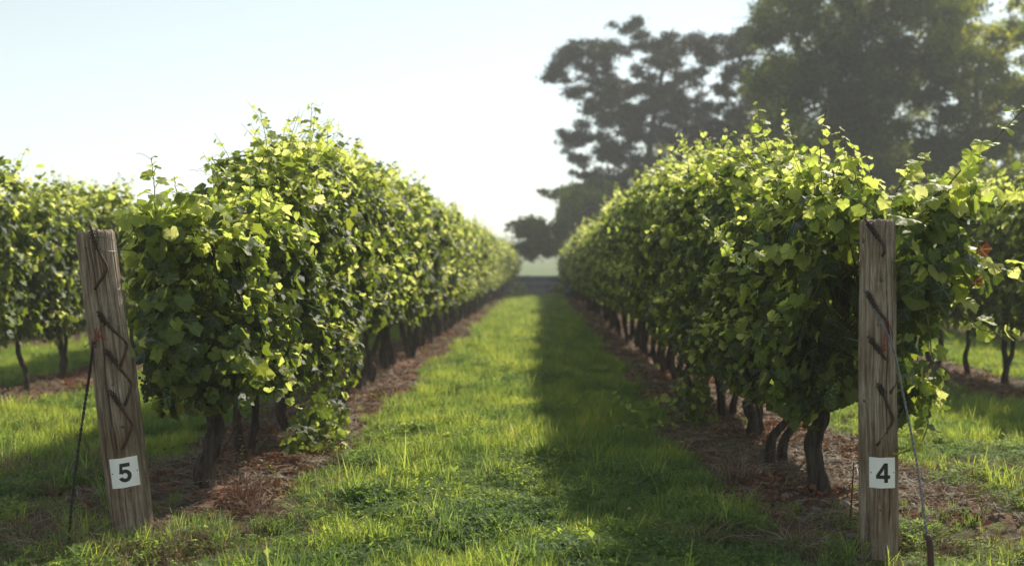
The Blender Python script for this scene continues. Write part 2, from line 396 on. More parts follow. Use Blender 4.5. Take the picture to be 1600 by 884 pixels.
def frames(n_vec, tip):
    """rotation matrices (n,3,3): columns x, y(tip), z(normal)"""
    z = n_vec / (np.linalg.norm(n_vec, axis=1)[:, None] + 1e-9)
    y = tip - z * np.sum(tip * z, 1)[:, None]; y /= np.linalg.norm(y, axis=1)[:, None] + 1e-9
    x = np.cross(y, z); return np.stack([x, y, z], -1)
def join_leaves(name, P, Rm, sc, mi, mats, parent, shapes=LO, kind='stuff'):
    Vs, Fs, Us, Ms = [], [], [], []; off = 0
    which = rng.integers(0, len(shapes), len(P))
    for k, (v, f, u) in enumerate(shapes):
        s = np.nonzero(which == k)[0]
        if not len(s): continue
        X = np.einsum('nij,vj->nvi', Rm[s], v) * sc[s][:, None, None] + P[s][:, None]
        Vs.append(X.reshape(-1, 3)); Us.append(np.tile(u, (len(s), 1)))
        for ff in f:
            Fs.append((ff[None] + (np.arange(len(s)) * len(v))[:, None, None]).reshape(-1, ff.shape[1]) + off)
            Ms.append(np.repeat(mi[s], len(ff)))
        off += len(s) * len(v)
    me = mesh(name, np.vstack(Vs), Fs, mats, np.concatenate(Ms), uv=np.vstack(Us))
    return link(name, me, parent, kind)
def leaf_objects(P, Rm, sc, mi, parent, name='leaf'):
    cs = ('leaf', 'young', 'redleaf')
    for k in range(len(P)):
        o = bpy.data.objects.new(name, random.choice(HIM[cs[mi[k]]])); C.objects.link(o); o.parent = parent
        m = Matrix(Rm[k].tolist()).to_4x4() @ Matrix.Scale(sc[k], 4); m.translation = Vector(P[k]); o.matrix_basis = m

# ------------------------------------------------------------------ canopy of a row as a field along y
def interp(y, pts): return np.interp(y, [p[0] for p in pts], [p[1] for p in pts])
def field(row, y):
    n1 = wob(y, 0, 0, 1.9, ROWS[row]); n2 = wob(y, 0, 0, 4.7, ROWS[row] + 3)
    if row == 'L1':
        z1 = interp(y, [(4.8, 1.42), (5.4, 1.58), (6.3, 1.74), (7.0, 1.98), (7.7, 2.24), (9, 2.30), (14, 2.38), (60, 2.42)])
        z0 = interp(y, [(5, .56), (6, .52), (7.5, .52), (9.5, .70), (14, .72), (40, .62), (46, .2), (60, .12)])
        hw = interp(y, [(4.8, .10), (5.3, .22), (6.2, .38), (8, .44), (20, .46), (40, .52), (48, .8)])
        xc = interp(y, [(4.8, -1.78), (6.2, -1.78), (9, -1.84), (60, -1.80)])
    elif row == 'R1':
        z1 = interp(y, [(4.8, 1.50), (5.4, 1.66), (6.2, 1.80), (7.2, 2.02), (8.5, 2.18), (11, 2.30), (15, 2.42), (60, 2.50)])
        z0 = interp(y, [(5, .56), (7, .48), (10, .5), (14, .55), (40, .5), (48, .25)])
        hw = interp(y, [(4.9, .25), (5.5, .38), (8, .44), (20, .46), (40, .5), (50, .6)])
        xc = interp(y, [(4.8, 1.60), (6, 1.56), (60, 1.55)])
    else:
        z1 = np.full_like(y, 2.18); z0 = np.full_like(y, .62); hw = np.full_like(y, .44); xc = np.full_like(y, ROWS[row])
    n3 = wob(y, 0, 0, 9.5, ROWS[row] + 6)
    return z0 + n2 * .10, z1 - (.09 if row == 'L1' else .05) + n1 * .09 + n2 * .07 + n3 * .07, hw + n2 * .05, xc
def canopy(n, row, ya, yb, seed, young=1.0, gen=None):
    """leaf transforms of the hedge between ya and yb (world coordinates)"""
    r = np.random.default_rng(seed); N0 = int(n * 2.2)
    y = r.uniform(ya, yb, N0)
    z0, z1, hw, xc = field(row, y)
    t = r.beta(1.15, 1.0, N0)
    z = z0 + (z1 - z0) * t
    side = np.where(r.random(N0) < .5, -1., 1.)
    prof = np.sqrt(np.clip(1 - np.clip((t - .62) / .42, 0, 1) ** 2.2, 0, 1)) * (.72 + .28 * np.clip(t / .35, 0, 1))
    cl = wob(y * 1.0, z * 1.2, side * 3, 3.6, seed * 0.37 + 1)
    half = hw * prof * (1 + .26 * cl)
    depth = 1 - np.abs(r.normal(0, .26, N0)); depth = np.clip(depth, -.2, 1.12)
    x = xc + side * half * depth
    top = (t > .86)
    x = np.where(top, xc + r.uniform(-1, 1, N0) * half, x)
    hole = wob(y, z, side, 5.2, seed * .7 + 5)
    deep = np.clip(wob(y, z * 1.3, side * 2, 2.3, seed * 1.9 + 2) - .25, 0, 1) * (np.abs(t - .5) < .42)
    x = np.where(top, x, xc + (x - xc) * (1 - .55 * deep))
    keep = (r.random(N0) < np.clip(.60 + .85 * hole, .05, 1)) | (depth < .62)
    # ragged underside
    rag = wob(y, 0, 0, 9., seed) * .1 + wob(y, side, 0, 3.1, seed) * .08
    keep &= z > z0 + rag
    idx = np.nonzero(keep)[0][:n]
    x, y, z, t, side, cl, depth = (q[idx] for q in (x, y, z, t, side, cl, depth)); n = len(idx)
    out = np.stack([side, np.zeros(n), np.zeros(n)], -1); up = np.array([0, 0, 1.])
    w = np.clip((t - .7) / .3, 0, 1)[:, None]
    nv = out * (1 - w * .8) * .9 + up * (.45 + .7 * w) + r.normal(0, .48, (n, 3))
    tip = -up * .9 + out * .35 + r.normal(0, .55, (n, 3))
    Rm = frames(nv, tip)
    sc = r.uniform(.036, .076, n) * np.where(r.random(n) < .15, .72, 1)
    py = young * (.13 + .55 * np.clip((t - .60) / .28, 0, 1) + .45 * np.clip(cl, 0, 1) * (depth > .95) * np.clip((t - .1) / .3, 0, 1))
    mi = (r.random(n) < py).astype(int)
    mi[(r.random(n) < .0015)] = 2
    sc = np.where(mi == 1, sc * .78, sc)
    return np.stack([x, y, z], -1), Rm, sc, mi, depth

def rand_shoots(mb, row, Y, n, seed):
    """unruly shoots standing out of the hedge: stalks into mb, leaf transforms returned"""
    r = np.random.default_rng(seed + 4000); P, Nn, Tt, Sc, Mi = [], [], [], [], []
    for k in range(n):
        y = Y + r.uniform(-.52, .52); z0, z1, hw, xc = (float(q[0]) for q in field(row, np.array([y])))
        if r.random() < .55:                                  # from the top, upright
            s = np.array([xc + r.uniform(-.8, .8) * hw * .7, y, z1 - .18]); d = np.array([r.normal(0, .35), r.normal(0, .25), 1.]); ln = r.uniform(.2, .5)
        else:                                                 # from the side, arching
            sd = -1 if r.random() < .5 else 1; zz = r.uniform(z0 + .2, z1 - .25)
            s = np.array([xc + sd * hw * .75, y, zz]); d = np.array([sd * 1., r.normal(0, .5), r.uniform(-.5, .7)]); ln = r.uniform(.15, .34)
        d /= np.linalg.norm(d); bendv = np.array([r.normal(0, .12), r.normal(0, .1), -.10 if abs(d[0]) > .6 else 0])
        path = spline([s, s + d * ln * .5 + bendv * .2, s + d * ln + bendv * ln * 2], 9); mb.tube(path, np.linspace(.003, .001, 9), 4, cap=False)
        m = int(ln * 26) + 2
        for j in range(m):
            u = (j + .6) / m; p = path[min(8, int(u * 8))]; q = r.normal(0, 1, 3); q /= np.linalg.norm(q)
            size = .058 * (1 - .6 * u) * r.uniform(.8, 1.15); P.append(p + q * size * .8); Nn.append(q * .6 + [0, 0, .7]); Tt.append(q + [0, 0, -.6]); Sc.append(size); Mi.append(1 if u > .25 or r.random() < .5 else 0)
    return np.array(P), frames(np.array(Nn), np.array(Tt)), np.array(Sc), np.array(Mi)

def shoot(vine, path, nleaf, size=.05, seed=0, young_from=.25, rad=.0035, tend=True, droop=.6):
    size *= 1.42; nleaf = int(nleaf * 1.25)
    """one green shoot with alternate leaves on stalks and tendrils"""
    r = np.random.default_rng(seed); o = np.array(vine.location)
    P = spline(path, 26) + r.normal(0, .002, (26, 3)); mb = MB()
    mb.tube(P, np.linspace(rad, rad * .35, 26), 6)
    T = np.gradient(P, axis=0); T /= np.linalg.norm(T, axis=1)[:, None]
    LP, LN, LT, LS, LM = [], [], [], [], []
    for k in range(nleaf):
        u = (k + .5) / nleaf; u = u ** .9; i = min(25, int(u * 25)); p = P[i]; t = T[i]
        s = (1 if k % 2 else -1)
        sidev = np.cross(t, [0, .35, .9]) if abs(t[2]) < .8 else np.array([1., 0, 0])
        sidev = sidev / (np.linalg.norm(sidev) + 1e-9) * s + r.normal(0, .35, 3)
        d = sidev * .8 + t * .45 + np.array([0, 0, .25]); d /= np.linalg.norm(d)
        fs = (1 - u) ** .6 * .85 + .22
        ln = size * fs * r.uniform(.8, 1.2)
        q = p + d * ln * .9
        mb.tube(spline([p, p + d * ln * .5 + [0, 0, .006], q], 5), rad * .35, 5)
        LP.append(q); LS.append(size * fs * r.uniform(.85, 1.15))
        tipd = d * .7 + np.array([0, 0, -droop]) + r.normal(0, .3, 3)
        LN.append(np.array([0, -.35, .75]) + d * .35 + r.normal(0, .38, 3)); LT.append(tipd)
        LM.append(1 if u > young_from or r.random() < .25 else 0)
        if tend and r.random() < .35 and k > 1:
            c = p + d * [-1, -1, 1] * .05; g = d * [-1, -1, .6]
            th = np.linspace(0, 5 + r.random() * 4, 16); rr = .012 * (1 - th / 12)
            tp = [p + g * .05 * min(1, a / 2.2) + np.array([np.cos(a) * b - .012, 0, np.sin(a) * b]) * (a > .1) + g * .01 * a for a, b in zip(th, rr)]
            mb.tube(tp, .0011, 4)
    so_ = mb.build('shoot', M['cane'], vine, off=o)
    LP = np.array(LP) - o
    leaf_objects(LP, frames(np.array(LN), np.array(LT)), np.array(LS), LM, so_)
    return so_

def trunk_mesh(name, paths, radii, seed, parent, rings=48, seg=22, off=(0, 0, 0)):
    for k, (p, r0) in enumerate(zip(paths, radii)):
        mb = MB(); P = spline(p, rings)
        u = np.linspace(0, 1, rings)
        R = r0 * (1.0 + .55 * np.exp(-u * 14) - .25 * u) ; R = np.asarray(R)
        mb.tube(P, R, seg, disp=bumpy(seed + k, .15, 3, 7, .13))
        mb.build(name, M['bark'], parent, off=off)

NEAR = []
def vine(row, Y, label, group, trunks, leaves, nobj, seed, ext=.56, extra=None):
    x = ROWS[row] if trunks is None else trunks[0][0][0].x
    base = Vector((x, Y, float(gz(x, Y))))
    root = empty('grapevine', base, label, 'grapevine', group)
    o = np.array(base)
    if trunks is None: trunks = default_trunks(row, Y, seed)
    trunk_mesh('trunk', [t[0] for t in trunks], [t[1] for t in trunks], seed * 7, root, off=o)
    ya, yb = Y - ext, Y + ext
    P, Rm, sc, mi, depth = canopy(leaves, row, ya, yb, seed)
    mb = MB(); P2, R2, s2, m2 = rand_shoots(mb, row, Y, 24, seed); P = np.vstack([P2, P]); Rm = np.concatenate([R2, Rm]); sc = np.concatenate([s2, sc]); mi = np.concatenate([m2, mi]); depth = np.concatenate([np.full(len(P2), 1.1), depth])
    if extra is not None:
        P2, R2, s2, m2 = extra; P = np.vstack([P2, P]); Rm = np.concatenate([R2, Rm]); sc = np.concatenate([s2, sc]); mi = np.concatenate([m2, mi]); depth = np.concatenate([np.full(len(P2), 1.2), depth])
    cx = -1 if ROWS[row] > 0 else 1                       # side turned to the camera
    score = depth * .35 + cx * (P[:, 0] - ROWS[row]) * .9 - (P[:, 1] - Y) * .55 + np.random.default_rng(seed).normal(0, .12, len(P)) + (P[:, 2] > 1.6) * .2
    order = np.argsort(-score); A, B = order[:nobj], order[nobj:]
    if nobj: leaf_objects(P[A] - o, Rm[A], sc[A], mi[A], root)
    join_leaves('foliage', P[B] - o, Rm[B], sc[B], mi[B], [M['leaf'], M['young'], M['redleaf']], root)
    # canes inside the canopy, all in one piece
    r = np.random.default_rng(seed + 5)
    z0, z1, hw, xc = field(row, np.array([Y])); z0, z1, hw, xc = (float(q[0]) for q in (z0, z1, hw, xc))
    mb.tube(spline([(x, Y, .75), (xc, Y + .1, .9), (xc, Y + .5, .93)], 10), .014, 7, disp=bumpy(seed, .1))
    for k in range(9):
        yy = Y + r.uniform(-.5, .5); p0 = np.array([xc + r.normal(0, .04), yy, .9])
        hh = z1 + r.uniform(-.5, -.12)
        mb.tube(spline([p0, p0 + [r.normal(0, .12), r.normal(0, .08), (hh - .9) * .5], p0 + [r.normal(0, .2), r.normal(0, .15), hh - .9]], 9), np.linspace(.005, .002, 9), 5)
    mb.build('cane', M['brownc'], root, off=o)
    return root
def default_trunks(row, Y, seed):
    r = np.random.default_rng(seed + 900); x = ROWS[row]; out = []
    g = float(gz(x, Y))
    for k in range(2 if r.random() < .45 else 1):
        dx, dy = r.normal(0, .05), r.normal(0, .09); b = r.normal(0, .05); lean = r.normal(0, .07)
        out.append(([(x + dx * .4, Y + dy * .4, g - .05), (x + dx + b, Y + dy, .22), (x + dx + b * .5 + lean, Y + dy * 1.4, .45), (x + lean * .6, Y + dy, .80), (x, Y + .05, .95)], r.uniform(.023, .036)))
    return out
def TR(pts, Y, r, dys=None):
    """a trunk from photo pixels at distance Y"""
    out = [PX(px, py, Y + (0 if dys is None else dys[k])) for k, (px, py) in enumerate(pts)]
    out[0].z = float(gz(out[0].x, out[0].y)) - .04
    top = out[-1]; out.append(Vector((top.x, top.y + .03, .95)))
    return (out, r)

def clump(center, rad, n, seed, young=.4, size=(.04, .07), front=(0, -1, 0), hang=False):
    n = int(n * 1.25); size = (size[0] * .9, size[1] * .95)
    r = np.random.default_rng(seed); d = r.normal(0, 1, (n, 3)); d /= np.linalg.norm(d, axis=1)[:, None]
    P = np.array(center) + d * np.array(rad) * (r.random(n) ** .45)[:, None]
    P[:, 2] = np.maximum(P[:, 2], .05)
    nv = d * .7 + np.array(front) * .35 + np.array([0, 0, .5]) + r.normal(0, .4, (n, 3))
    tip = np.array([0, 0, -1.]) + d * .4 + r.normal(0, .4, (n, 3))
    sc = r.uniform(*size, n); mi = (r.random(n) < young).astype(int); return P, frames(nv, tip), np.where(mi == 1, sc * .8, sc), mi
def cat(*cs): return tuple(np.concatenate([c[k] for c in cs]) for k in range(4))

# ------------------------------------------------------------------ the two rows beside the alley, near vines one by one
gr_near = 'grapevines in the rows'
lc = lambda px, py, Y: tuple(PX(px, py, Y))
L = []
Ltr = {
 6.04: [TR([(322, 778), (318, 735), (330, 700), (338, 670), (330, 640), (330, 600)], 6.04, .047)],
 7.08: [TR([(380, 722), (374, 690), (370, 655), (372, 600)], 7.05, .030), TR([(393, 728), (392, 700), (398, 660), (400, 600)], 7.15, .026)],
 9.05: [TR([(497, 652), (494, 620), (488, 590), (490, 540)], 9.05, .036), TR([(540, 634), (527, 585), (521, 560), (524, 520)], 9.5, .028)],
 10.9: [TR([(558, 614), (562, 585), (553, 560), (548, 530)], 10.9, .030), TR([(571, 616), (567, 590), (577, 560), (570, 530)], 11.2, .030), TR([(578, 600), (584, 580), (577, 555), (572, 530)], 11.5, .026)],
}
lbl_L = ['grapevine with the thickest single dark trunk beside the post numbered 5',
 'grapevine with twin thin dark trunks right behind the first vine left of the alley',
 'grapevine with a trailing curtain of leaves hanging down to the soil left of the alley',
 'grapevine with two spread trunks just behind the hanging leaf curtain, left of the alley',
 'grapevine behind the leaf curtain vines with a single leaning trunk left of the alley',
 'grapevine with three crossing curved trunks about halfway along the visible left row']
left_Y = [6.04, 7.08, 8.1, 9.05, 10.0, 10.9]
hang1 = cat(clump(lc(500, 655, 7.6), (.20, .25, .28), 130, 1, .35), clump(lc(470, 690, 7.2), (.13, .2, .12), 50, 2, .25), clump(lc(520, 715, 7.2), (.10, .12, .10), 45, 3, .2), clump(lc(520, 560, 8.0), (.22, .3, .3), 120, 31, .3))
front1 = cat(clump(lc(290, 335, 5.7), (.22, .2, .12), 60, 51, .8, (.045, .075)), clump(lc(215, 345, 5.4), (.10, .12, .08), 22, 52, .8, (.045, .07)), clump(lc(330, 560, 5.55), (.26, .22, .32), 170, 4, .22), clump(lc(275, 520, 5.35), (.16, .2, .35), 120, 5, .12), clump(lc(245, 380, 5.5), (.16, .16, .16), 70, 6, .7), clump(lc(400, 560, 6.2), (.16, .2, .2), 60, 7, .35))
for k, Y in enumerate(left_Y):
    ex = {0: front1, 2: hang1}.get(k)
    L.append(vine('L1', Y, lbl_L[k], gr_near, Ltr.get(Y), 2350 if Y < 9 else 2000, (290, 290, 285, 260, 220, 180)[k], 11 + k, ext=.60 if k == 0 else .56, extra=ex))
Rtr = {
 5.95: [TR([(1280, 783), (1276, 730), (1270, 690), (1282, 660), (1285, 600)], 5.93, .044)],
 6.85: [TR([(1205, 728), (1204, 690), (1222, 665), (1240, 640), (1238, 600)], 6.85, .026), TR([(1218, 730), (1226, 690), (1240, 655), (1238, 610)], 6.95, .027)],
 7.95: [TR([(1180, 692), (1176, 655), (1170, 630), (1180, 590)], 7.9, .040), TR([(1186, 690), (1186, 640), (1184, 590)], 8.05, .030)],
 8.97: [TR([(1130, 660), (1128, 630), (1124, 600), (1126, 560)], 8.97, .034), TR([(1140, 658), (1147, 630), (1148, 590), (1140, 560)], 9.1, .026)],
}
lbl_R = ['grapevine with a thick upright dark trunk just left of the post numbered 4',
 'grapevine with two curved trunks crossing low down, second from the post numbered 4',
 'grapevine with a stout split trunk standing behind the crossing pair right of the alley',
 'grapevine with a U-shaped pair of trunks, fourth from the post numbered 4',
 'grapevine with low leafy shoots sprawling onto the grass right of the alley',
 'grapevine behind the sprawling low shoots, first whose trunk shows beyond them']
right_Y = [5.95, 6.85, 7.95, 8.97, 10.0, 11.0]
front4 = cat(clump(lc(1290, 300, 5.9), (.28, .25, .12), 70, 53, .8, (.04, .07)), clump(lc(1500, 300, 5.1), (.2, .15, .08), 30, 54, .85, (.05, .08)), clump(lc(1450, 390, 5.15), (.20, .25, .25), 150, 14, .18), clump(lc(1420, 470, 5.2), (.16, .2, .24), 110, 15, .12), clump(lc(1470, 320, 5.2), (.22, .22, .09), 50, 16, .6),
             clump(lc(1500, 420, 5.3), (.16, .2, .16), 60, 17, .5), clump(lc(1452, 600, 5.0), (.085, .08, .14), 38, 18, .55, (.03, .05)), clump(lc(1260, 560, 5.6), (.28, .2, .30), 160, 19, .08), clump(lc(1330, 330, 5.3), (.3, .2, .10), 70, 20, .5),
             clump(lc(1425, 420, 4.72), (.05, .04, .12), 10, 21, .05))
low5 = cat(clump(lc(1082, 620, 8.7), (.16, .3, .35), 130, 24, .15, (.03, .055)), clump(lc(1010, 668, 8.4), (.30, .2, .08), 40, 25, .5, (.03, .05)))
for k, Y in enumerate(right_Y):
    ex = {0: front4, 4: low5}.get(k)
    L.append(vine('R1', Y, lbl_R[k], gr_near, Rtr.get(Y), 2350 if Y < 9 else 2000, (290, 290, 285, 260, 220, 180)[k], 41 + k, extra=ex))
VL, VR = L[:6], L[6:]
def sp(v, pts, Y, n, size=.05, seed=0, yf=.25, dY=None, **kw):
    return shoot(v, [PX(x, y, Y + (0 if dY is None else dY[i])) for i, (x, y) in enumerate(pts)], n, size, seed, yf, **kw)
# left row
sp(VL[0], [(246, 400), (243, 345), (241, 290), (236, 245)], 5.45, 10, .052, 1, .0, rad=.0045)
sp(VL[0], [(222, 390), (205, 350), (190, 330)], 5.4, 6, .045, 2, 0)
sp(VL[0], [(280, 400), (283, 345), (276, 300), (272, 275)], 5.6, 8, .045, 3, .1)
sp(VL[0], [(352, 370), (345, 310), (338, 265), (331, 243)], 6.2, 9, .048, 4, .1)
sp(VL[0], [(300, 520), (340, 560), (385, 570), (430, 610), (470, 640)], 5.6, 12, .048, 5, .15)
sp(VL[0], [(330, 460), (380, 445), (410, 460), (445, 430)], 5.7, 8, .042, 6, .2)
sp(VL[0], [(360, 540), (410, 560), (450, 590), (475, 600)], 5.9, 8, .04, 7, .1)
sp(VL[0], [(240, 560), (255, 600), (250, 640)], 5.35, 5, .05, 8, .5)
sp(VL[1], [(408, 430), (405, 350), (402, 290), (398, 262)], 6.4, 10, .046, 9, .15)
sp(VL[1], [(440, 300), (420, 240), (412, 200), (405, 168)], 7.1, 9, .048, 10, .3)
sp(VL[1], [(380, 330), (372, 280), (365, 240)], 6.8, 7, .042, 11, .2)
sp(VL[1], [(420, 480), (470, 470), (500, 440), (540, 450)], 6.6, 9, .045, 12, .2)
sp(VL[2], [(478, 260), (484, 215), (486, 180), (487, 160)], 7.6, 7, .046, 13, .3)
sp(VL[2], [(520, 280), (530, 240), (548, 215)], 8.0, 7, .042, 14, .2)
sp(VL[2], [(500, 430), (530, 470), (545, 520), (540, 560)], 7.4, 9, .045, 15, .3)
sp(VL[2], [(470, 600), (500, 650), (530, 700), (548, 735)], 7.0, 12, .045, 16, .6)
sp(VL[2], [(590, 300), (600, 270), (622, 262)], 9.0, 6, .045, 17, .1)
sp(VL[3], [(560, 400), (600, 420), (640, 400), (660, 410)], 8.6, 9, .045, 18, .1)
# right row
sp(VR[0], [(1355, 410), (1440, 335), (1500, 268), (1560, 212), (1640, 130)], 4.95, 17, .060, 21, .1, rad=.0048, droop=.9)
sp(VR[0], [(1400, 400), (1460, 425), (1530, 430), (1590, 420), (1650, 425)], 5.0, 14, .055, 22, .2)
sp(VR[0], [(1420, 440), (1480, 465), (1530, 512), (1580, 524), (1650, 520)], 4.9, 9, .05, 23, .3)
sp(VR[0], [(1440, 450), (1452, 520), (1458, 590), (1450, 650), (1435, 690)], 4.95, 13, .045, 24, .25)
sp(VR[0], [(1452, 650), (1440, 690), (1415, 705), (1385, 712)], 4.75, 8, .030, 25, .2)
sp(VR[0], [(1345, 310), (1335, 270), (1322, 235), (1308, 202)], 5.6, 10, .046, 26, 0)
sp(VR[0], [(1200, 440), (1160, 420), (1120, 375), (1090, 335)], 5.7, 10, .040, 27, .1)
sp(VR[0], [(1270, 400), (1230, 395), (1190, 400), (1170, 430)], 5.4, 8, .045, 28, .2)
sp(VR[0], [(1290, 420), (1265, 470), (1225, 480), (1200, 520)], 5.4, 9, .045, 29, .4)
sp(VR[0], [(1400, 300), (1420, 270), (1450, 240)], 5.2, 6, .05, 30, .0)
sp(VR[0], [(1560, 330), (1590, 300), (1640, 290)], 5.2, 6, .045, 34, .0)
sp(VR[1], [(1235, 300), (1205, 245), (1190, 205), (1183, 160)], 6.6, 11, .046, 31, 0)
sp(VR[1], [(1180, 270), (1160, 235), (1143, 205)], 6.9, 7, .040, 32, 0)
sp(VR[1], [(1270, 300), (1262, 260), (1250, 240)], 6.2, 6, .045, 33, .1)
sp(VR[1], [(1160, 420), (1120, 440), (1090, 430)], 6.5, 7, .042, 35, .2)
sp(VR[2], [(1110, 280), (1080, 240), (1055, 222)], 8.0, 8, .045, 36, 0)
sp(VR[4], [(1075, 640), (1030, 625), (990, 640), (958, 610)], 8.3, 10, .038, 37, .2)
sp(VR[4], [(1075, 650), (1040, 660), (1000, 672), (970, 660)], 8.1, 9, .036, 38, .3)
rl = link('withered_leaf', HIM['redleaf'][3], VR[0])
m = Euler((1.9, .3, .4)).to_matrix().to_4x4() @ Matrix.Scale(.05, 4); m.translation = PX(1533, 390, 5.0) - VR[0].location; rl.matrix_basis = m
rl2 = link('withered_leaf', HIM['redleaf'][5], VR[0]); m = Euler((1.6, .1, 2.4)).to_matrix().to_4x4() @ Matrix.Scale(.045, 4); m.translation = PX(1524, 440, 5.05) - VR[0].location; rl2.matrix_basis = m
rl['label'] = 'withered red-brown leaf'; rl2['label'] = 'withered red-brown leaf'

# unripe bunches under the first vines
def bunch(v, c, seed, n=38):
    r = np.random.default_rng(seed); mb = MB(); o = np.array(v.location); c = np.array(c)
    th = np.linspace(0, np.pi, 5); ph = np.linspace(0, 2*np.pi, 7)[:-1]
    for k in range(n):
        u = k / n; a = r.uniform(0, 6.28); rr = .032 * (1 - u * .75) * r.uniform(.6, 1)
        p = c + [np.cos(a) * rr, np.sin(a) * rr, -u * .12]
        sph = np.array([[np.sin(t) * np.cos(q), np.sin(t) * np.sin(q), np.cos(t)] for t in th for q in ph]) * .0085 + p
        Q = [[i*6+j, i*6+(j+1) % 6, (i+1)*6+(j+1) % 6, (i+1)*6+j] for i in range(4) for j in range(6)]
        mb.add(sph, Q)
    mb.build('grape_bunch', M['grape'], v, off=o)
bunch(VL[0], PX(228, 590, 5.35), 1); bunch(VL[0], PX(262, 600, 5.3), 2); bunch(VR[0], PX(1300, 600, 5.4), 3)

# ------------------------------------------------------------------ remaining vines: eight models, copied along the rows
def model(seed):
    row = 'L2'; Y = 20 + seed * 1.37
    r = vine(row, Y, 'x', 'x', None, 1950, 0, 300 + seed)
    return r
models = [model(k) for k in range(8)]
for mo in models: mo['used'] = 0
def copy_tree(o, parent=None):
    c = o.copy(); C.objects.link(c)
    if parent is not None: c.parent = parent; c.matrix_parent_inverse = o.matrix_parent_inverse.copy()
    for ch in list(o.children): copy_tree(ch, c)
    return c
ORD = 'first second third fourth fifth sixth seventh eighth ninth tenth eleventh twelfth thirteenth fourteenth fifteenth sixteenth'.split()
GRP = {'L1': 'vines of the left row', 'R1': 'vines of the right row', 'L2': 'vines of the next row to the left', 'R2': 'vines of the next row to the right', 'L3': 'vines of the outermost left row', 'R3': 'vines of the outermost right row'}
def label_of(row, k, y):
    if row in ('L1', 'R1'):
        side, no = ('left', '5') if row == 'L1' else ('right', '4')
        if k + 6 < 15: return '%s grapevine of the %s row counted from the post numbered %s' % (ORD[k + 6], side, no), None
        if row == 'L1' and y > 44: return 'bushy grapevine leafy to the ground at the far end of the left row', 'bushy end vines of the left row'
        return 'small distant grapevine far down the row %s of the grass alley' % side, 'far vines of the %s row' % side
    if row in ('L2', 'R2'):
        side, no = ('left', '5') if row == 'L2' else ('right', '4')
        q = math.floor((y + .05 - (9.9 if row == 'L2' else 10.62)) / 1.02)
        if 0 <= q < 6: return '%s grapevine from the %s picture edge in the row behind the post numbered %s' % (ORD[q], side, no), None
        return ('grapevine far back in the second row on the %s side of the alley' % side if q >= 6 else 'grapevine just outside the %s picture edge, nearest of its row' % side), None
    return 'grapevine in the outermost %s row, glimpsed behind two nearer rows' % ('left' if row == 'L3' else 'right'), None
spots = []
for row, y0 in (('L1', 11.95), ('R1', 12.05), ('L2', 9.9), ('R2', 9.6), ('L3', 16.0), ('R3', 15.0)):
    y = y0; k = 0
    while y < 50.4:
        spots.append((row, y, k)); y += 1.02; k += 1
used = set(); r = np.random.default_rng(5)
seen2 = {'L2': 0, 'R2': 0}
for row, y, kk in spots:
    k = int(r.integers(0, 8))
    src = models[k]
    c = src if k not in used else copy_tree(src); used.add(k)
    yy = y + r.normal(0, .05); x = ROWS[row] + r.normal(0, .04)
    c.location = (x, yy, float(gz(x, yy)))
    c.rotation_euler = (0, 0, math.pi if r.random() < .5 else 0)
    zs = 1.0 + r.normal(0, .04)
    ws = 1.0
    if row in ('L1', 'R1'): zs = 1.09 + r.normal(0, .035)
    if row == 'L1' and y > 44: ws = 1.75; zs = 1.08
    if row == 'R1' and y > 44: ws = 1.3
    c.scale = (ws * r.uniform(.94, 1.1), 1, zs)
    lb, g_ = label_of(row, kk, y); c['label'] = lb; c['group'] = g_ or GRP[row]
    if 'used' in c: del c['used']
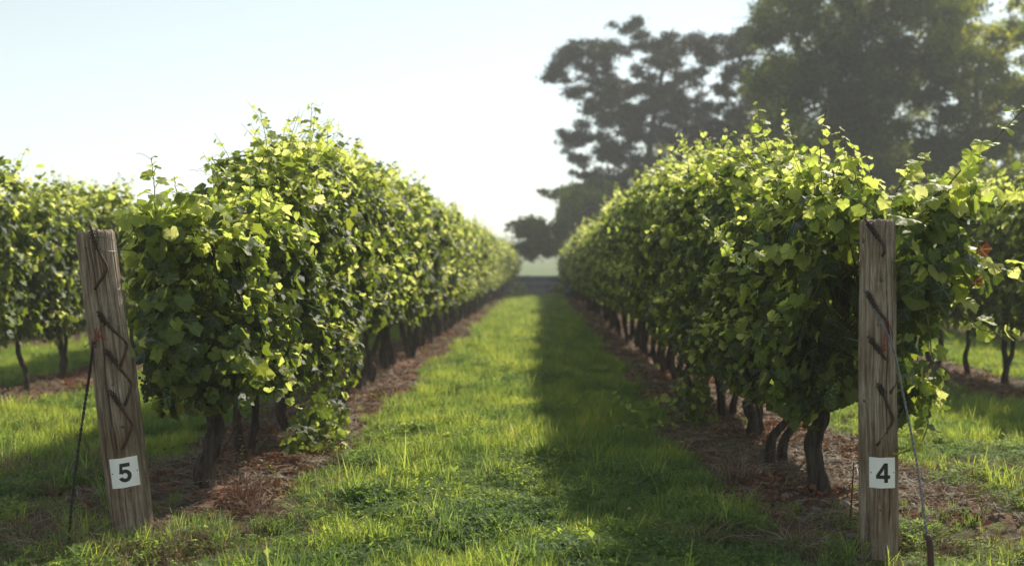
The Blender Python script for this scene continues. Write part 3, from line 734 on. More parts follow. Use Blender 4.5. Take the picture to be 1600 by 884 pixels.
# low bushy skirt on the very last vine of the left row
# ------------------------------------------------------------------ posts
def make_post(name, base, top, r0, r1, knots, cracks, seed, label):
    base = Vector(base); top = Vector(top)
    root = empty(name, base, label, 'post')
    ax = (top - base); H = ax.length; q = Vector((0, 0, 1)).rotation_difference(ax.normalized())
    root.rotation_mode = 'QUATERNION'; root.rotation_quaternion = q
    n, s = 130, 420
    r = np.random.default_rng(seed); ph = r.uniform(0, 6.28, 20)
    h = np.linspace(-.25, H, n)[:, None]; th = np.linspace(0, 2 * np.pi, s, endpoint=False)[None]
    u = np.clip(h / H, 0, 1)
    R = r0 + (r1 - r0) * u + .0015 * np.sin(th * 3 + ph[0] + u * 2) + .0015 * np.sin(th * 2 + ph[1] - u * 3) + .0018 * np.sin(u * 9 + ph[2]) * np.cos(th + ph[3])
    R = R + .0007 * np.sin(th * 31 + ph[5] + 2 * np.sin(u * 6)) + .0006 * np.sin(th * 47 + ph[6] + 3 * np.sin(u * 4 + ph[7]))
    def dth(a): return (th - a + np.pi) % (2 * np.pi) - np.pi
    for (a, h0, h1, w, d) in cracks:
        cen = a + .05 * np.sin(h * 9 + a) + .02 * np.sin(h * 31)
        prof = np.clip(np.minimum((h - h0) / .08, (h1 - h) / .08), 0, 1)
        dd = (th - cen + np.pi) % (2 * np.pi) - np.pi
        R = R - d * np.exp(-(dd / w) ** 2) * prof
    for (a, hk, rk, dp) in knots:
        dd = np.hypot(dth(a) * r0, h - hk) / rk
        R = R + dp * np.exp(-(dd) ** 2) * (1 - 1.35 * np.exp(-(dd / .45) ** 2))
    # worn rim
    R = R - .010 * np.clip((h - (H - .012)) / .012, 0, 1) ** 2
    hz = h + .003 * np.sin(th * 5 + ph[9]) * np.clip((h - H + .03) / .03, 0, 1) + .0025 * np.sin(th * 13 + ph[10]) * np.clip((h - H + .02) / .02, 0, 1)
    V = np.stack([R * np.cos(th), R * np.sin(th), hz * np.ones_like(th)], -1).reshape(-1, 3)
    i, j = np.meshgrid(np.arange(n - 1), np.arange(s), indexing='ij'); a = (i * s + j).ravel(); b = (i * s + (j + 1) % s).ravel()
    Q = np.stack([a, b, b + s, a + s], -1)
    # rough sawn end
    rings = [V[-s:]]; cen = V[-s:].mean(0); F = [Q]; nv = len(V); VV = [V]
    prev = np.arange(nv - s, nv)
    for m_, f in enumerate((.8, .55, .3, .1)):
        ring = cen + (V[-s:] - cen) * f; ring[:, 2] = cen[2] - .002 + .004 * np.sin(ring[:, 0] * 190 + ph[11]) + r.normal(0, .0012, s)
        VV.append(ring); cur = np.arange(nv, nv + s); nv += s
        F.append(np.stack([prev, np.roll(prev, -1), np.roll(cur, -1), cur], -1)); prev = cur
    VV.append(cen[None]); F.append(np.stack([prev, np.roll(prev, -1), np.full(s, nv)], -1))
    me = mesh('shaft', np.vstack(VV), F, [M['wood']])
    link('shaft', me, root)
    for (a, hk, rk, dp) in knots:
        if rk < .008: continue
        mb = MB(); rr = rk * .42; t2 = np.linspace(0, 2 * np.pi, 13)[:-1]
        R_ = r0 + (r1 - r0) * hk / H
        disc = []
        for f in (1, .6, .25):
            for q2 in t2:
                aa = a + rr * f * math.cos(q2) / R_; zz = hk + rr * f * 1.2 * math.sin(q2)
                rad = R_ + .0012 - .0012 * (1 - f) + dp * .05; disc.append((rad * math.cos(aa), rad * math.sin(aa), zz))
        Qd = [[k*12+i, k*12+(i+1) % 12, (k+1)*12+(i+1) % 12, (k+1)*12+i] for k in range(2) for i in range(12)]
        disc.append(((R_ + .0005) * math.cos(a), (R_ + .0005) * math.sin(a), hk))
        mb.add(disc, Qd, [[24+i, 24+(i+1) % 12, 36] for i in range(12)]); mb.build('knot', M['knot'], root)
    return root, H
Y5, Y4 = 5.10, 4.81
b5 = PX(207, 846, Y5); b5.z = 0; t5 = PX(149, 362, Y5)
b4 = PX(1373, 868, Y4); b4.z = 0; t4 = PX(1370, 344, Y4)
FR = -math.pi / 2                                             # angle of the post's face towards the camera
post5, H5 = make_post('numbered_post', b5, t5, .089, .087,
    [(FR - .15, 1.36, .022, .006), (FR + .55, .52, .014, .003), (FR + .62, .37, .013, .003), (FR + .55, .22, .012, .002), (FR + .5, 1.0, .012, .002), (FR - .7, .95, .016, .003), (FR + .3, .72, .010, .002)],
    [(FR + .05, .35, 1.44, .035, .016), (FR - .55, .0, .9, .03, .007), (FR + .6, .5, 1.3, .025, .006), (FR - 1.0, .3, 1.2, .03, .006), (FR + .25, .0, .6, .02, .005), (FR - .3, .8, 1.3, .02, .004)], 3,
    'leaning weathered wooden post with white plate numbered 5')
post4, H4 = make_post('numbered_post', b4, t4, .083, .074,
    [(FR - .10, 1.21, .040, .010), (FR - .25, 1.02, .016, .004), (FR - .15, .22, .022, .006), (FR + .75, .46, .016, .003), (FR - 1.1, .68, .025, .006), (FR - 1.1, 1.38, .03, .008)],
    [(FR + .25, .1, 1.5, .03, .010), (FR - .5, .3, 1.1, .025, .006), (FR + .7, .6, 1.4, .03, .007), (FR - .9, .0, .7, .025, .005), (FR + .0, .6, .95, .02, .004)], 4,
    'upright weathered wooden post with white plate numbered 4')
def inv(root):
    m = Matrix.Translation(root.location) @ root.rotation_quaternion.to_matrix().to_4x4(); return m.inverted()
def child_build(mb, name, mat, root):
    mi_ = inv(root); V = np.vstack(mb.V); A = np.array(mi_)
    mb.V = [(V @ A[:3, :3].T) + A[:3, 3]]; mb.n = len(V)
    return mb.build(name, mat, root)
def on_face(root, R, px, py, Y, off=.012):
    """point on the post's near face behind photo pixel"""
    for _ in range(3):
        p = PX(px, py, Y); ax = root.rotation_quaternion @ Vector((0, 0, 1)); t = (p - root.location).dot(ax)
        c = root.location + ax * t; dx = p.x - c.x; dx = max(-R, min(R, dx)); Y = c.y - math.sqrt(max(0, R * R - dx * dx)) - off
    return PX(px, py, Y)
def hook(root, R, coil, rod, Y, rad=.0066):
    mb = MB(); pts = [on_face(root, R, x, y, Y) for x, y in [coil[0], coil[1]] + rod]
    # sharp bends with a small radius
    P = [pts[0]]
    for i in range(1, len(pts) - 1):
        a, b, c = pts[i-1], pts[i], pts[i+1]
        d1 = (a - b).normalized() * .018; d2 = (c - b).normalized() * .018
        P += [b + d1, b + (d1 + d2) * .3, b + d2]
    P.append(pts[-1] + Vector((0, .012, 0)))
    mb.tube(P, rad, 10, disp=bumpy(int(coil[0][0]), .05))
    o = child_build(mb, 'bent_rod', M['rust'], root)
    mb = MB(); a, b = np.array(pts[0]), np.array(pts[1]); d = b - a; ln = np.linalg.norm(d); d /= ln
    u = np.cross(d, [0, 1, 0]); u /= np.linalg.norm(u); v = np.cross(d, u)
    n = 6 * 12; t = np.linspace(.18, .95, n); th = np.linspace(0, 6 * 2 * np.pi, n)
    jit = 1 + .12 * np.sin(th * .37)
    mb.tube(a + d * (t * ln)[:, None] + (u * np.cos(th)[:, None] + v * np.sin(th)[:, None]) * (rad + .0045) * jit[:, None], .0024, 6)
    child_build(mb, 'wire_coil', M['darkwire'], root)
R5, R4 = .088, .078
hook(post5, R5, [(141, 353), (154, 392)], [(169, 420), (146, 452)], Y5)
hook(post5, R5, [(152, 486), (169, 508)], [(200, 538), (186, 574)], Y5)
hook(post5, R5, [(164, 545), (181, 567)], [(206, 600), (194, 634)], Y5)
hook(post5, R5, [(171, 609), (188, 634)], [(208, 665), (190, 702)], Y5)
hook(post4, R4, [(1352, 342), (1373, 372)], [(1384, 386), (1380, 400)], Y4, .0062)
hook(post4, R4, [(1354, 455), (1370, 482)], [(1390, 506), (1392, 530)], Y4, .0062)
hook(post4, R4, [(1356, 525), (1378, 552)], [(1403, 590), (1392, 614)], Y4)
hook(post4, R4, [(1371, 598), (1381, 616)], [(1397, 656), (1371, 697)], Y4)
def wires(root, R, Y, pts, rad, mat, name='wire_tie'):
    mb = MB()
    for pl in pts: mb.tube(spline([on_face(root, R, x, y, Y, .006) for x, y in pl], 12), rad, 6)
    return child_build(mb, name, M[mat], root)
wires(post5, R5, Y5, [[(132, 542), (146, 530), (164, 502)], [(146, 516), (153, 525), (168, 530)], [(150, 512), (148, 522), (152, 530), (147, 536)], [(139, 524), (150, 527), (160, 522)]], .0022, 'redwire')
wires(post5, R5, Y5, [[(170, 500), (178, 470), (187, 455), (184, 452), (188, 450)], [(158, 391), (170, 392), (182, 393)], [(172, 506), (185, 507), (198, 508)]], .0016, 'wire')
wires(post5, R5, Y5, [[(120, 377), (140, 372), (165, 371), (178, 376)]], .0012, 'darkwire')
wires(post4, R4, Y4, [[(1364, 350), (1372, 352), (1380, 355)], [(1360, 369), (1375, 376), (1397, 372)], [(1358, 380), (1375, 380), (1396, 376)]], .0018, 'wire')
wires(post4, R4, Y4, [[(1385, 500), (1384, 520), (1379, 545), (1376, 552)], [(1390, 505), (1389, 525), (1381, 548)], [(1387, 510), (1381, 530), (1384, 548)]], .0022, 'redwire')

# number plates, curved round the posts
DIG = {'5': [[(.78, .97), (.22, .97)], [(.26, .99), (.20, .50)], 'bowl'], '4': None}
def plate(root, R, H, zc, ang, w, h, digit, tilt=0):
    Rp = R + .004; mb = MB(); nu, nv = 25, 9
    def at(u, v, off=0.):          # u,v in metres from the plate centre
        a = ang + u / Rp; return ((Rp + off) * math.cos(a), (Rp + off) * math.sin(a), zc + v + tilt * u)
    g = [at((i / (nu - 1) - .5) * w, (j / (nv - 1) - .5) * h + .0006 * math.sin(i * .5), 0) for j in range(nv) for i in range(nu)]
    g2 = [at((i / (nu - 1) - .5) * w, (j / (nv - 1) - .5) * h + .0006 * math.sin(i * .5), -.0015) for j in range(nv) for i in range(nu)]
    Q = [[j*nu+i, j*nu+i+1, (j+1)*nu+i+1, (j+1)*nu+i] for j in range(nv-1) for i in range(nu-1)]
    K = nu * nv; Q += [[K + q[3], K + q[2], K + q[1], K + q[0]] for q in Q[:]]
    rim = [i for i in range(nu)] + [j*nu + nu-1 for j in range(1, nv)] + [(nv-1)*nu + i for i in range(nu-2, -1, -1)] + [j*nu for j in range(nv-2, 0, -1)]
    Q += [[rim[k], K + rim[k], K + rim[(k+1) % len(rim)], rim[(k+1) % len(rim)]] for k in range(len(rim))]
    mb.add(g + g2, Q); pl = mb.build('number_plate', M['plate'], root, smooth=False)
    # digit: strokes as fine strips
    dh = h * .64; dw = dh * .70
    def S(x, y): return ((x - .5) * dw, (y - .5) * dh)
    strips = []
    if digit == '4':
        # outer form from strips: diagonal, bar, stem
        strips.append([((.57, 1.0), (.85, 1.0)), ((.57, 0.0), (.85, 0.0))])
        strips.append([((.0, .20), (.0, .385)), ((1.02, .20), (1.02, .385))])
        strips.append([((.0, .37), (.20, .29)), ((.57, 1.0), (.70, .84))])
    else:
        strips.append([((.20, .80), (.17, 1.0)), ((.90, .80), (.90, 1.0))])
        strips.append([((.17, 1.0), (.40, 1.0)), ((.09, .44), (.32, .50))])
        arc = []
        for k in range(33):
            th = math.radians(148 - k * (148 + 160) / 32)
            cx_, cy_, rx, ry = .48, .335, .48, .335; inx, iny = .19, .145
            wv = 1.0
            arc.append(((cx_ + rx * math.cos(th), cy_ + ry * math.sin(th)), (cx_ + inx * math.cos(th), cy_ + iny * math.sin(th))))
        strips.append(arc)
    mb = MB()
    for si, st in enumerate(strips):
        if len(st) == 2:
            (a0, b0), (a1, b1) = st; st = [((a0[0]+(a1[0]-a0[0])*k/12, a0[1]+(a1[1]-a0[1])*k/12), (b0[0]+(b1[0]-b0[0])*k/12, b0[1]+(b1[1]-b0[1])*k/12)) for k in range(13)]
        V = []
        for a, b in st:
            for m_ in range(5):
                f = m_ / 4; V.append(at(*S(a[0] + (b[0]-a[0])*f, a[1] + (b[1]-a[1])*f), off=.0006 + si * .00015))
        Qd = [[k*5+m_, (k+1)*5+m_, (k+1)*5+m_+1, k*5+m_+1] for k in range(len(st)-1) for m_ in range(4)]
        mb.add(V, Qd)
    mb.build('numeral', M['ink'], pl, smooth=False)
    for s in (-1, 1):
        mb = MB(); c = [at(s * w * .43 + .0028 * math.cos(t), .0028 * math.sin(t), .0012) for t in np.linspace(0, 6.28, 11)[:-1]]
        c2 = [at(s * w * .43 + .0028 * math.cos(t), .0028 * math.sin(t), -.001) for t in np.linspace(0, 6.28, 11)[:-1]]
        mb.add(c + c2 + [at(s * w * .43, 0, .002)], [[i, (i+1) % 10, 10 + (i+1) % 10, 10 + i] for i in range(10)], [[(i+1) % 10, i, 20] for i in range(10)])
        mb.build('screw', M['darkwire'], pl)
c5 = PX(195, 738, Y5 - R5); z5 = (c5 - post5.location).dot(post5.rotation_quaternion @ Vector((0, 0, 1)))
ax5 = post5.rotation_quaternion @ Vector((0, 0, 1)); off5 = (c5.x - (post5.location + ax5 * z5).x)
plate(post5, .0895, H5, z5, FR + off5 / .09 + .0, .135, .138, '5')
c4 = PX(1379, 738, Y4 - R4); z4 = (c4 - post4.location).dot(post4.rotation_quaternion @ Vector((0, 0, 1)))
ax4 = post4.rotation_quaternion @ Vector((0, 0, 1)); off4 = (c4.x - (post4.location + ax4 * z4).x)
plate(post4, .0825, H4, z4, FR + off4 / .085, .118, .132, '4')

# split stake fixed behind the right side of post 5
mb = MB(); a = PX(231, 852, Y5 + .02); b = PX(206, 560, Y5 + .05); a.z = -.1
P = spline([a, (Vector(a) + Vector(b)) / 2 + Vector((.004, 0, 0)), b], 40)
def slab(u, th): return 1 / np.maximum(np.abs(np.cos(th)) / 1.0, np.abs(np.sin(th)) / .75) * (1 + .05 * np.sin(u * 40 + th * 3)) 
mb.tube(P, np.linspace(.036, .012, 40), 24, disp=slab)
st = mb.build('stake', M['wood'], off=a); st.location = a
tag(st, 'split wooden stake standing against the right foot of the post numbered 5', 'stake')

# anchor wires
def twisted(name, p0, pts, r, mat, label, turns=40, fine=.9):
    root = empty(name, pts[-1], label, 'wire'); P = spline(pts, 260); T = np.gradient(P, axis=0); T /= np.linalg.norm(T, axis=1)[:, None]
    U = np.cross(T, [0, 1, 0]); U /= np.linalg.norm(U, axis=1)[:, None]; Vv = np.cross(T, U); th = np.linspace(0, turns * 2 * np.pi, 260) 
    for k in (0, np.pi):
        mb = MB(); mb.tube(P + (U * np.cos(th + k)[:, None] + Vv * np.sin(th + k)[:, None]) * r * fine, r * .8, 6); mb.build('strand', M[mat], root, off=pts[-1])
    return root
g1 = PX(106, 852, 4.75); g1.z = 0
gw = twisted('anchor_wire', None, [on_face(post5, R5, 146, 532, Y5, .0), PX(141, 575, 5.0), PX(136, 610, 4.97), PX(124, 690, 4.9), PX(113, 780, 4.82), g1], .0042, 'darkwire', 'dark twisted anchor wire running down left of the post numbered 5', 26)
mb = MB()
for (x, y) in ((147, 532), (136, 600), (119, 725)):
    c = np.array(PX(x, y, 5.0 - (y - 532) * .0006)); th = np.linspace(0, 14, 40)
    mb.tube([c + [.008 * math.cos(t), .008 * math.sin(t), -.0022 * t] for t in th], .0022, 5)
mb.build('binding', M['darkwire'], gw, off=gw.location)
g2 = PX(1449, 842, 4.45)
gw2 = twisted('anchor_wire', None, [on_face(post4, R4, 1349, 452, Y4, .004), on_face(post4, R4, 1375, 500, Y4, .02), PX(1396, 545, 4.66), PX(1412, 620, 4.62), PX(1432, 720, 4.55), g2], .0033, 'wire', 'grey twisted anchor wire slanting down right of the post numbered 4', 34)
mb = MB(); mb.tube(spline([on_face(post4, R4, 1393, 470, Y4, .004), PX(1390, 510, 4.7), PX(1397, 550, 4.66)], 10), .0016, 5)
mb.tube(spline([PX(1397, 655, 4.73), PX(1405, 654, 4.66), PX(1412, 640, 4.6)], 8), .0014, 5)
th = np.linspace(0, 20, 60); c = np.array(g2)
mb.tube([c + [.012 * math.cos(t) - .004, .012 * math.sin(t), .10 - .006 * t] for t in th], .0022, 5)
mb.build('binding', M['wire'], gw2, off=gw2.location)
ar = PX(1457, 905, 4.38); mb = MB()
mb.tube(spline([PX(1448, 838, 4.45), PX(1453, 850, 4.43), ar + Vector((0, 0, -.12))], 14), np.concatenate([[.008, .012], np.full(12, .0125)]), 10)
a_ = mb.build('anchor_rod', M['rust'], off=tuple(ar)); a_.location = ar
tag(a_, 'rusty anchor rod in the ground at the foot of the grey anchor wire', 'anchor')

# trellis wires along the two rows
def wireline(x, z, y0, label, r=.0032):
    mb = MB(); ys_ = np.linspace(y0, 50, 60); P = [(x + .01 * math.sin(y), y, z - .012 * abs(math.sin(y * .6))) for y in ys_]
    mb.tube(P, r, 5)
    if abs(x) < 2:
        th = np.linspace(0, 60, 200); mb.tube([(x + .007 * math.cos(t), y0 + .02 + t * .006, z + .007 * math.sin(t)) for t in th], .0026, 4)
    o = mb.build('trellis_wire', M['wire'], off=(x, y0, z)); o.location = (x, y0, z); tag(o, label, 'wire', 'trellis wires')
wx5 = (post5.location + ax5 * 1.36).x
wireline(wx5 + .05, 1.355, Y5, 'upper trellis wire running from the post numbered 5 into the left row')
wireline(-1.86, .92, Y5, 'lower trellis wire running from the post numbered 5 through the left row')
wireline(1.52, 1.385, Y4, 'upper trellis wire running from the post numbered 4 into the right row')
wireline(1.52, .92, Y4, 'lower trellis wire running from the post numbered 4 through the right row')

# thin dead stick left of post 4
mb = MB(); s0 = PX(1327, 834, 5.25); s0.z = -.02
mb.tube(spline([s0, PX(1330, 790, 5.25), PX(1334, 722, 5.25)], 14), np.linspace(.006, .003, 14), 6, disp=bumpy(5, .12))
o = mb.build('stick', M['brownc'], off=tuple(s0)); o.location = s0; tag(o, 'thin upright dead stick just left of the post numbered 4', 'stick')
for (pts, Y, rad, label) in (
    ([(1290, 700), (1310, 745), (1345, 790)], 5.9, .006, 'thin bare cane slanting to the ground behind the post numbered 4'),
    ([(350, 700), (372, 660), (385, 640)], 6.7, .006, 'thin bare cane leaning between the first two vines of the left row'),
    ([(246, 842), (290, 848), (352, 842), (400, 815)], 5.2, .004, 'dry twig lying on the ground right of the post numbered 5'),
    ([(290, 850), (292, 835), (305, 830), (318, 838)], 4.95, .0035, 'pale looped dry twig on the ground right of the post numbered 5'),
    ([(400, 740), (440, 760), (470, 775)], 6.6, .007, 'bare fallen cane on the soil beneath the left row')):
    q = [PX(x, y, Y) for x, y in pts]
    if 'ground' in label or 'soil' in label:
        for k_ in range(len(q)):
            d = ROT @ Vector(((pts[k_][0] - 800) / FPX, (442 - pts[k_][1]) / FPX, -1)); q[k_] = Vector((0, 0, CAMZ)) + d * ((CAMZ - .03) / -d.z)
    mb = MB(); mb.tube(spline(q, 20) + np.random.default_rng(len(label)).normal(0, .002, (20, 3)), rad, 6, disp=bumpy(8, .15)); b_ = Vector(q[0])
    o = mb.build('twig', M['straw'] if 'pale' in label or 'twig' in label else M['brownc'], off=tuple(b_)); o.location = b_; tag(o, label, 'twig')

# ------------------------------------------------------------------ ground cover: tufts scattered as geometry-node instances
def blade_tuft(seed, n, h, w, spread, lean, mat='grass', segs=3, name='tuft'):
    r = np.random.default_rng(seed); V = []; Q = []; T = []; k0 = 0
    for k in range(n):
        a = r.uniform(0, 6.28); b = np.array([math.cos(a), math.sin(a), 0]) * r.uniform(0, spread); hh = h * r.uniform(.55, 1.15)
        d = r.uniform(0, 6.28); ld = np.array([math.cos(d), math.sin(d), 0]); le = lean * r.uniform(.2, 1.3)
        s = np.array([-math.sin(d + r.normal(0, .8)), math.cos(d), 0]); s /= np.linalg.norm(s); ww = w * r.uniform(.6, 1.2)
        for m_ in range(segs):
            f = m_ / segs; p = b + ld * le * hh * f ** 1.8 + np.array([0, 0, hh * (f - .35 * le * f ** 2.2)])
            V += [p - s * ww * (1 - f * .55), p + s * ww * (1 - f * .55)]
        V.append(b + ld * le * hh + np.array([0, 0, hh * (1 - .35 * le)]))
        for m_ in range(segs - 1): c = k0 + m_ * 2; Q.append([c, c + 1, c + 3, c + 2])
        c = k0 + (segs - 1) * 2; T.append([c, c + 1, c + 2]); k0 += segs * 2 + 1
    return link_hidden(name, mesh(name, V, [np.array(Q), np.array(T)], [M[mat]]))
def herb_tuft(seed, n, h, lw, spread, name='herb', mat='herb', leaflets=3):
    r = np.random.default_rng(seed); V = []; Q = []
    for k in range(n):
        a = r.uniform(0, 6.28); rr = spread * math.sqrt(r.random()); b = np.array([math.cos(a) * rr, math.sin(a) * rr, h * r.uniform(.45, 1.1)])
        s = lw * r.uniform(.6, 1.2); a0 = r.uniform(0, 6.28); tilt = r.normal(0, .35, 2)
        for m_ in range(leaflets):
            t = a0 + m_ * 6.283 / leaflets + r.normal(0, .2); u = np.array([math.cos(t), math.sin(t), tilt[0] * math.cos(t) + tilt[1] * math.sin(t) + .15]); v = np.array([-math.sin(t), math.cos(t), 0])
            k0 = len(V); V += [b, b + u * s * .6 + v * s * .42 + [0, 0, .1 * s], b + u * s * 1.15, b + u * s * .6 - v * s * .42 + [0, 0, .1 * s]]
            Q += [[k0, k0 + 1, k0 + 2, k0 + 3]]
        if k % 2 == 0:
            k0 = len(V); g = b * [.5, .5, 0]; V += [g + [-.001, 0, 0], g + [.001, 0, 0], b + [.0008, 0, 0], b + [-.0008, 0, 0]]; Q.append([k0, k0 + 1, k0 + 2, k0 + 3])
    return link_hidden(name, mesh(name, V, [np.array(Q)], [M[mat]], smooth=False))
def litter_bit(seed, kind):
    r = np.random.default_rng(seed)
    if kind == 'clod':
        mb = MB(); th = np.linspace(0, np.pi, 6); ph = np.linspace(0, 2*np.pi, 9)[:-1]
        V = np.array([[math.sin(t)*math.cos(p), math.sin(t)*math.sin(p), math.cos(t)*.7] for t in th for p in ph]); V *= (1 + r.normal(0, .16, (len(V), 1))) * .02
        Q = [[i*8+j, (i+1)*8+j, (i+1)*8+(j+1) % 8, i*8+(j+1) % 8] for i in range(5) for j in range(8)]
        return link_hidden('clod', mesh('clod', V, [np.array(Q)], [M['clod']], smooth=False))
    if kind == 'straw':
        V = []; Q = []
        for k in range(12):
            a = r.uniform(0, 6.28); d = np.array([math.cos(a), math.sin(a), r.normal(.05, .12)]); c = np.array([*r.normal(0, .03, 2), r.uniform(.004, .022)]); ln = r.uniform(.02, .07); s = np.array([-d[1], d[0], .3]) * r.uniform(.0012, .003); k0 = len(V)
            V += [c - d*ln - s, c - d*ln + s, c + s + [0, 0, .006], c - s + [0, 0, .006], c + d*ln + s*.6, c + d*ln - s*.6]; Q += [[k0, k0+1, k0+2, k0+3], [k0+3, k0+2, k0+4, k0+5]]
        return link_hidden('straw', mesh('straw', V, [np.array(Q)], [M['straw']], smooth=False))
    V = []; Q = []
    for k in range(6):
        c = np.array([*r.normal(0, .04, 2), r.uniform(.004, .02)]); s = r.uniform(.008, .022); a = r.uniform(0, 6.28); u = np.array([math.cos(a), math.sin(a), r.normal(0, .4)]) * s; v = np.array([-math.sin(a), math.cos(a), r.normal(0, .4)]) * s * .7
        k0 = len(V); V += [c - u, c - v + [0, 0, .008], c + [0, 0, -.003], c + v + [0, 0, .01], c + u + [0, 0, .006]]; Q += [[k0, k0+1, k0+2, k0+3], [k0+2, k0+1, k0+4, k0+3]]
    return link_hidden('dead_leaf', mesh('dead_leaf', V, [np.array(Q)], [M['deadleaf']], smooth=False))
_col = None
def link_hidden(name, me):
    o = bpy.data.objects.new('%02d_%s' % (len(_col.objects), name), me); _col.objects.link(o); return o
def new_col(n):
    global _col; _col = bpy.data.collections.new(n); return _col
def scatter(name, col, X, Y, idx, scl, label, cat_, zoff=0., tilt=.12):
    n = len(X); Z = gz(X, Y) + zoff
    me = bpy.data.meshes.new(name); me.vertices.add(n); me.vertices.foreach_set('co', np.stack([X, Y, Z], -1).astype(np.float32).ravel())
    a = me.attributes.new('pick', 'INT', 'POINT'); a.data.foreach_set('value', idx.astype(np.int32))
    a = me.attributes.new('size', 'FLOAT', 'POINT'); a.data.foreach_set('value', scl.astype(np.float32))
    rot = np.stack([rng.normal(0, tilt, n), rng.normal(0, tilt, n), rng.uniform(0, 6.283, n)], -1)
    a = me.attributes.new('turn', 'FLOAT_VECTOR', 'POINT'); a.data.foreach_set('vector', rot.astype(np.float32).ravel())
    o = link(name, me); tag(o, label, cat_, kind='stuff')
    ng = bpy.data.node_groups.new(name, 'GeometryNodeTree')
    ng.interface.new_socket('Geometry', in_out='INPUT', socket_type='NodeSocketGeometry'); ng.interface.new_socket('Geometry', in_out='OUTPUT', socket_type='NodeSocketGeometry')
    gi = ng.nodes.new('NodeGroupInput'); go = ng.nodes.new('NodeGroupOutput')
    ip = ng.nodes.new('GeometryNodeInstanceOnPoints'); ci = ng.nodes.new('GeometryNodeCollectionInfo')
    ci.inputs[0].default_value = col; ci.inputs['Separate Children'].default_value = True; ci.inputs['Reset Children'].default_value = True
    def attr(nm, dt):
        q = ng.nodes.new('GeometryNodeInputNamedAttribute'); q.data_type = dt; q.inputs[0].default_value = nm
        return q.outputs['Attribute']
    lk = ng.links
    lk.new(gi.outputs[0], ip.inputs['Points']); lk.new(ci.outputs[0], ip.inputs['Instance']); ip.inputs['Pick Instance'].default_value = True
    lk.new(attr('pick', 'INT'), ip.inputs['Instance Index']); lk.new(attr('turn', 'FLOAT_VECTOR'), ip.inputs['Rotation']); lk.new(attr('size', 'FLOAT'), ip.inputs['Scale'])
    lk.new(ip.outputs[0], go.inputs[0])
    md = o.modifiers.new('scatter', 'NODES'); md.node_group = ng
    return o
def points(bands, seed, halfw=None):
    """random points in the seen wedge; bands (y0,y1,per m2)"""
    r = np.random.default_rng(seed); X, Y = [], []
    for y0, y1, d in bands:
        w0, w1 = -(843 / FPX * y1 + 1.2), (757 / FPX * y1 + 1.2)
        w0, w1 = max(w0, -16), min(w1, 16)
        n = int((w1 - w0) * (y1 - y0) * d); x = r.uniform(w0, w1, n); y = r.uniform(y0, y1, n)
        k = (x > -(843 / FPX * y + .9)) & (x < (757 / FPX * y + .9)); X.append(x[k]); Y.append(y[k])
    return np.concatenate(X), np.concatenate(Y)

gc = new_col('grass_sources')
for k in range(4): blade_tuft(k, 24, .105, .0022, .05, .55)
for k in range(2): blade_tuft(20 + k, 26, .16, .0024, .05, .6)
for k in range(2): blade_tuft(30 + k, 12, .24, .0026, .03, .55, segs=4)
for k in range(4): herb_tuft(40 + k, 26, .055, .013, .06)
for k in range(2): herb_tuft(50 + k, 12, .05, .024, .06, leaflets=4)
for k in range(2): blade_tuft(60 + k, 16, .10, .0018, .05, .9, mat='straw')
X, Y = points([(2.6, 4.0, 260), (4.0, 7, 620), (7, 10, 420), (10, 16, 210), (16, 28, 90), (28, 51, 42)], 1)
r = np.random.default_rng(2)
s = soil_amount(X, Y); alley = (np.abs(X + .1) < 1.25)
dens = np.clip(1 - s * 1.15, 0.015, 1)
patch = wob(X, Y, 0, 1.1, 11) * .5 + wob(X, Y, 0, 3., 12) * .3
bare = np.clip(patch * 1.3 + np.where(alley, -.6, .0) + np.where(Y < 6.9, .55, .0) * (~alley), 0, .8)
keep = r.random(len(X)) < dens * (1 - bare * .75)
# thin around the feet of the posts
for px_, py_ in ((b5.x, b5.y), (b4.x, b4.y)): keep &= (np.hypot(X - px_, Y - py_) > .13) & ~((np.abs(X - px_) < .14) & (Y < py_) & (Y > py_ - .55) & (r.random(len(X)) < .6))
X, Y, s = X[keep], Y[keep], s[keep]; n = len(X)
pk = wob(X, Y, 0, .9, 21) + wob(X, Y, 0, 2.7, 23) * .6 + r.normal(0, .45, n)
dry = (wob(X, Y, 0, 1.1, 11) * .5 + wob(X, Y, 0, 3., 12) * .3 + r.normal(0, .2, n)) > np.where((Y < 7) & (np.abs(X) > 1.05), -.45, .40)
herbish = (pk > np.where(Y < 7, -.35, .35))
idx = np.where(herbish, r.integers(8, 12, n), r.integers(0, 4, n))
u = r.random(n)
idx = np.where((u < .10) & ~herbish, r.integers(4, 6, n), idx); idx = np.where((u > .996), r.integers(6, 8, n), idx)
idx = np.where((u > .93) & (u < .975), r.integers(12, 14, n), idx)
idx = np.where(dry & (r.random(n) < .5) & (np.abs(X) > 1.0), r.integers(14, 16, n), idx)
lush = (pk - pk.min()) / (np.ptp(pk))
sc_ = r.uniform(.6, 1.35, n) * (1 + .45 * wob(X, Y, 0, 2.1, 41)) * (1 + np.clip((Y - 10) / 30, 0, .9)) * np.where(np.abs(X + .1) < 1.2, 1.0, .9) * (1 - .3 * np.clip(s * 3, 0, 1))
scatter('grass', gc, X, Y, idx, sc_, 'green grass and clover growing in the alleys between the vine rows', 'grass')
print('grass instances', n)

